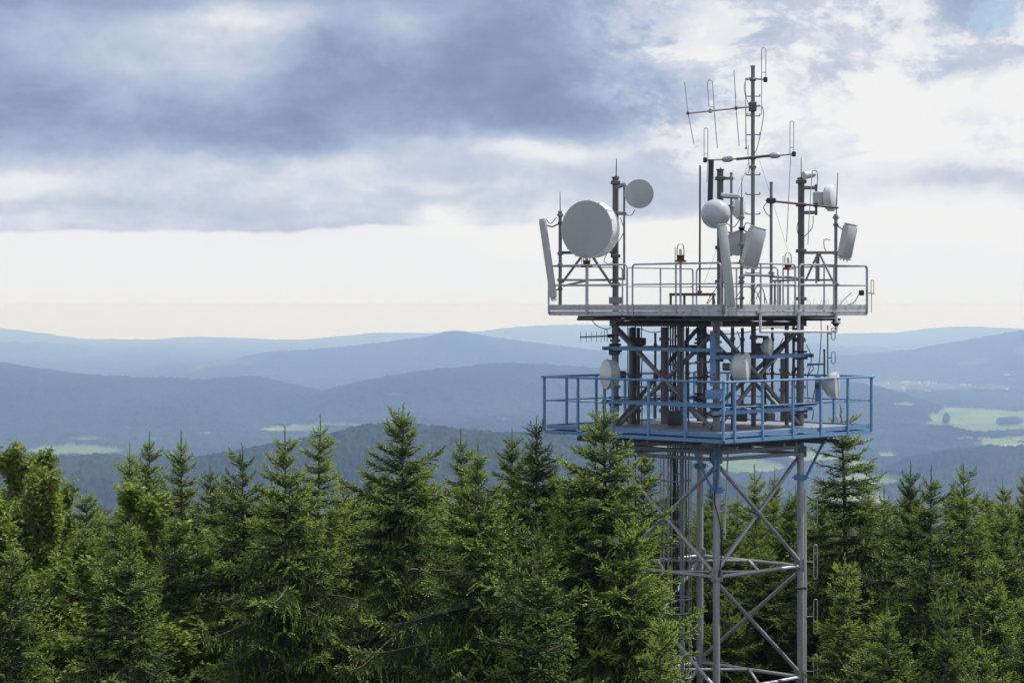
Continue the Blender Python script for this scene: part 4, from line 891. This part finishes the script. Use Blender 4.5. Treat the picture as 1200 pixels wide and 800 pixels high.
def beech(seed, H=24.5, crown=9.0, rmax=2.6):
    rg = np.random.default_rng(seed); T = TubeNP(); tw = []
    def grow(p, d, L, r, lev):
        N = 7; pts = [p.copy()]; cur = d.copy()
        for i in range(N - 1):
            cur = norm(cur + rg.normal(0, .13, 3) + np.array([0, 0, .10])); pts.append(pts[-1] + cur * L / (N - 1))
        T.add(np.array(pts), np.linspace(r, r * .35, N), 5 if lev < 2 else 3)
        if lev >= 3: tw.append((np.array(pts), L)); return
        if lev >= 2: tw.append((np.array(pts[3:]), L * .5))
        nb = (11, 8, 6)[lev]
        for j in range(nb):
            f = rg.uniform(.25, 1.0) if lev else (.12 + .88 * (j + .5) / nb); q = np.array([np.interp(f * (N - 1), range(N), np.array(pts)[:, i]) for i in range(3)])
            az = rg.uniform(0, 6.28); out_ = np.array([math.cos(az), math.sin(az), rg.uniform(.5, 1.2)]); dd = norm(cur * .7 + out_)
            grow(q, dd, L * (.42 if lev == 0 else .52) * rg.uniform(.7, 1.2) * (1.15 - .6 * f), r * .45, lev + 1)
    z0 = H - crown
    T.add(np.array([[0, 0, 0], [.1, 0, z0 * .5], [0, 0, z0]]), [.3, .22, .17], 8)
    for q in range(5):
        az = q * 1.26 + rg.uniform(0, .5); tilt = .0 if q == 0 else rg.uniform(.30, .60)
        grow(np.array([0, 0, z0]), norm(np.array([math.cos(az) * tilt, math.sin(az) * tilt, 1])), crown * (1.0 if q == 0 else rg.uniform(.72, .95)), .11, 0)
    P_ = []
    for pts, L in tw:
        n = max(22, int(L * 150)); f = rg.uniform(0, len(pts) - 1, n); i0 = np.minimum(f.astype(int), len(pts) - 2); fr = (f - i0)[:, None]
        P_.append(pts[i0] * (1 - fr) + pts[i0 + 1] * fr)
    P_ = np.concatenate(P_); n = len(P_); P_ = P_ + rg.normal(0, .10, (n, 3)); top = P_[:, 2].max(); P_[:, 2] += H - top
    for a_ in T.V: a_[:, 2] += np.where(a_[:, 2] > 1, H - top, 0)
    nrm = norm(rg.normal(0, .6, (n, 3)) + np.array([0, 0, 1.0])); u = norm(np.cross(nrm, rg.normal(0, 1, (n, 3)))); v = np.cross(nrm, u); l = rg.uniform(.045, .085, (n, 1))
    fold = nrm * l * .25
    vs = np.stack([P_ - u * l, P_ - v * l * .6 + fold, P_ + u * l * 1.1 - fold * .6, P_ + v * l * .6 + fold], 1).reshape(-1, 3)
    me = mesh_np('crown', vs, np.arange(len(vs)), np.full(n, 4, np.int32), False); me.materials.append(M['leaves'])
    age_light = np.clip(.35 + (P_[:, 2] - (H - crown)) / crown * .35 + rg.normal(0, .16, n) + (np.hypot(P_[:, 0], P_[:, 1]) / rmax) * .15, 0, 1)  # paler towards the top and outside of the crown
    at_ = me.attributes.new('age_light', 'FLOAT', 'POINT'); at_.data.foreach_set('value', np.repeat(age_light, 4).astype(np.float32))
    return T.mesh('trunk', 'bark'), me, H, n

PROTO = {
 'A': spruce(1, rmax=2.1, slope=.42), 'B': spruce(2, rmax=2.4, slope=.50, droop=1.1), 'C': spruce(3, rmax=1.7, slope=.34, density=.8, gaps=.15),
 'D': spruce(4, rmax=2.5, slope=.55, droop=1.15, density=1.1), 'E': spruce(5, rmax=2.0, slope=.40, droop=.8, gaps=.18),
 'S': spruce(6, rmax=1.8, slope=.44, density=.8, gaps=.22, droop=1.3), 'F': spruce(8, rmax=2.4, slope=.46, droop=1.1, fine=1.15, gaps=.06),
 'L': beech(11), 'K': beech(12, rmax=2.3)}
def tree(kind, px, py, Y, label, group=None, wide=1.0, rz=None):
    tm, cm_, H, _ = PROTO[kind]
    x = (px - 600) * Y / FL; tip = EYE + (HOR - py) * Y / FL
    gz = float(height(np.array([[x]]), np.array([[float(Y)]]))[0, 0]) - .15
    e = bpy.data.objects.new('beech_tree' if kind in 'LK' else 'spruce_tree', None); col.objects.link(e)
    e.location = (x, Y, gz); sc_ = (tip - gz) / H; e.scale = (sc_ * wide, sc_ * wide, sc_); e.rotation_euler = (0, 0, rz if rz is not None else random.uniform(0, 6.28)); e.empty_display_size = .5
    e['label'] = label; e['category'] = 'tree'
    if group: e['group'] = group
    for nm, me in (('trunk', tm), ('crown', cm_)):
        o_ = bpy.data.objects.new(nm, me); col.objects.link(o_); o_.parent = e
    return e
G1 = 'trees standing between the lookout and the hills'
T_ = [
 # kind, column and row of the tip, distance, label, width
 ('L', 46, 517, 54, 'light green beech with the pointed leafy top at the far left', 1.0), ('K', 14, 527, 57, 'light green beech cut by the left edge of the picture', 1.0),
 ('K', 92, 537, 52, 'light green beech with bushy tops, second in the beech clump', 1.05), ('L', 112, 566, 51, 'lower light green beech at the right end of the beech clump', 1.35), ('K', 66, 560, 47, 'low rounded beech in front, in the middle of the beech clump', 1.2), ('L', 28, 566, 46, 'low beech in front, near the left edge', 1.1),
 ('C', 152, 519, 55, 'thin dark spruce with bare spiky tip beside the beeches', .8), ('E', 175, 506, 62, 'narrow dark spruce tip behind the thin spiky one beside the beeches', .9),
 ('C', 212, 506, 57, 'slim dark spruce with a rounded tuft on top, third tip right of the beeches', 1.05), ('A', 246, 545, 64, 'low spruce tip just right of the slim dark spruce beside the beeches', .9),
 ('B', 284, 522, 47, 'loose-topped spruce standing below the near wooded ridge on the left', .9), ('F', 334, 500, 45, 'spruce with a fine straight leader left of the ragged dark one', .92),
 ('C', 376, 488, 56, 'ragged dark spruce with an arm reaching right, left of the tallest', 1.2), ('B', 402, 560, 62, 'spruce half hidden between the ragged dark spruce and the tallest one', .9),
 ('D', 472, 474, 46, 'tallest broad spruce in the left half of the wood', .86), ('A', 500, 535, 49, 'spruce in front of the right flank of the tallest left spruce', .9),
 ('C', 540, 503, 55, 'thin spruce spike right of the tallest left spruce', .95), ('F', 560, 516, 42, 'loose spruce with several upright leading shoots at mid picture', .95), ('A', 600, 503, 58, 'slim spruce tip between the loose spruce and the one by the blue deck', .9),
 ('B', 629, 488, 52, 'dark pointed spruce just left of the blue deck railing', .82), ('F', 707, 466, 42, 'nearest bright spruce overlapping the left end of the blue deck', 1.12), ('A', 668, 555, 42, 'spruce in front of the tower, left of the nearest bright one', .85),
 ('A', 15, 636, 44, 'dark spruce low in the left corner in front of the beeches', .95), ('B', 152, 612, 43, 'broad blue-green spruce in the front row below the beeches', 1.0), ('E', 205, 596, 47, 'front row spruce under the slim dark one', 1.0), 
 
 ('B', 630, 610, 38, 'near spruce at the bottom between the loose spruce and the tower', .85), ('D', 742, 604, 41, 'spruce reaching across the lower left leg and cage of the tower', .92), ('A', 775, 715, 38, 'lowest spruce tip in front of the tower legs', .75),
 ('E', 755, 520, 60, 'spruce showing through the left bay of the tower', .9), ('A', 790, 560, 61, 'spruce behind the caged ladder', .9), ('C', 884, 545, 63, 'small pointed spruce seen between the front and right legs', 1.0), ('C', 908, 549, 66, 'second small pointed spruce seen between the front and right legs', .8), ('D', 925, 580, 62, 'light green spruce behind the right leg', .8),
 ('B', 862, 610, 60, 'bushy spruce seen behind the front leg', .9), ('D', 900, 640, 58, 'broad spruce behind the lower crossed braces', .95), ('A', 826, 590, 63, 'spruce behind the back leg', .9), ('B', 850, 700, 57, 'low spruce behind the lowest crossed braces', 1.0),
 ('S', 985, 476, 56, 'tall sparse spruce with gappy boughs just right of the tower', 1.25), ('C', 1018, 572, 60, 'small spruce tip between the sparse spruce and the twin tips', .8), ('C', 1036, 570, 57, 'second small spruce tip between the sparse spruce and the twin tips', .9),
 ('A', 1067, 543, 52, 'left one of the twin spruce tips on the right', .75), ('E', 1091, 548, 50, 'right one of the twin spruce tips on the right', .95), ('B', 1129, 543, 55, 'wide dark spruce right of the twin tips', .85), ('A', 1176, 582, 50, 'spruce with a straight leader near the right edge', .9), ('C', 1150, 590, 58, 'narrow spruce tip between the wide dark one and the straight leader', .9), ('C', 1050, 590, 60, 'faint small tip just left of the twin tips', .8), ('D', 1204, 545, 54, 'spruce cut by the right edge of the picture', .7),
 ('F', 1040, 706, 42, 'near spruce top with spreading boughs low right of the tower', 1.05), ('D', 1108, 692, 41, 'near light-tipped spruce top low on the right', .62), ('B', 1165, 650, 45, 'front row spruce under the straight leader near the right edge', .9), ('A', 990, 650, 47, 'spruce in front of the foot of the sparse one', .9),
 ('E', 1150, 740, 39, 'lowest spruce tip at the bottom right', .9), ('B', 1215, 690, 42, 'lower spruce cut by the right edge of the picture', .9)]
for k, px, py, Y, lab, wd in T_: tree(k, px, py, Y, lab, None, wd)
# the closed wood behind and between them
rt_ = random.Random(21)
for Y, py0, step in ((60, 584, 44), (68, 574, 44), (78, 568, 48), (92, 575, 56)):
    px = -60 + rt_.uniform(0, 40)
    while px < 1270:
        yy = py0 + rt_.uniform(-14, 30) - (18 if 400 < px < 700 else 0)
        if Y == 60 and 700 < px < 960: yy = max(yy, 600)
        tree(rt_.choice('ABCDE'), px, yy, Y + rt_.uniform(-3, 3), 'spruce of the closed wood, mostly hidden behind nearer trees', 'spruces mostly hidden behind the front trees', rt_.uniform(.85, 1.1)); px += step * rt_.uniform(.75, 1.25)

# ------------------------------------------------------------------ far village in the valley on the right
VM = []
for nm, c in (('pale_wall_plaster', (.62, .60, .55)), ('red_roof_tiles', (.22, .09, .06)), ('grey_roof_slates', (.30, .30, .31))):
    m, g, o = new_mat(nm); n_ = noise(g, V(g, g.new('ShaderNodeNewGeometry').outputs['Position']), .3, 3)
    b = g.new('ShaderNodeBsdfPrincipled'); b.inputs['Roughness'].default_value = .9
    g.link(ramp(g, n_, [(.3, tuple(x * .85 for x in c)), (.7, c)]), b.inputs['Base Color']); g.link(b.outputs[0], o.inputs[0]); VM.append(m)
def house_mesh(L, Wd, H, R_):
    x, y = L / 2, Wd / 2; me = bpy.data.meshes.new('house')
    v = [(-x, -y, -3), (x, -y, -3), (x, y, -3), (-x, y, -3), (-x, -y, H), (x, -y, H), (x, y, H), (-x, y, H), (-x, 0, H + R_), (x, 0, H + R_)]
    e = .6; v += [(-x - e, -y - e, H - .4), (x + e, -y - e, H - .4), (x + e, 0, H + R_ + .25), (-x - e, 0, H + R_ + .25), (x + e, y + e, H - .4), (-x - e, y + e, H - .4)]
    f = [(0, 1, 5, 4), (1, 2, 6, 9, 5), (2, 3, 7, 6), (3, 0, 4, 8, 7), (10, 11, 12, 13), (13, 12, 14, 15)]
    me.from_pydata(v, [], f); me.materials.append(VM[0]); me.materials.append(VM[1 if L < 17 else 2]); me.polygons[4].material_index = 1; me.polygons[5].material_index = 1; return me
HM = [house_mesh(13, 9, 5, 4), house_mesh(16, 10, 6, 4.5), house_mesh(26, 13, 6, 5)]
rh = random.Random(3)
for i in range(34):
    Yh = rh.uniform(11200, 12600); pxh = rh.choice([rh.gauss(1072, 14), rh.uniform(1030, 1200)]); xh = (pxh - 600) * Yh / FL
    zh = float(height(np.array([[xh]]), np.array([[Yh]]))[0, 0]) + 1
    o_ = bpy.data.objects.new('house', rh.choice(HM)); col.objects.link(o_); o_.location = (xh, Yh, zh); o_.rotation_euler = (0, 0, rh.uniform(0, 3.1))
    o_['label'] = 'tiny pale house of the village far off in the valley'; o_['category'] = 'house'; o_['group'] = 'houses of the far village'
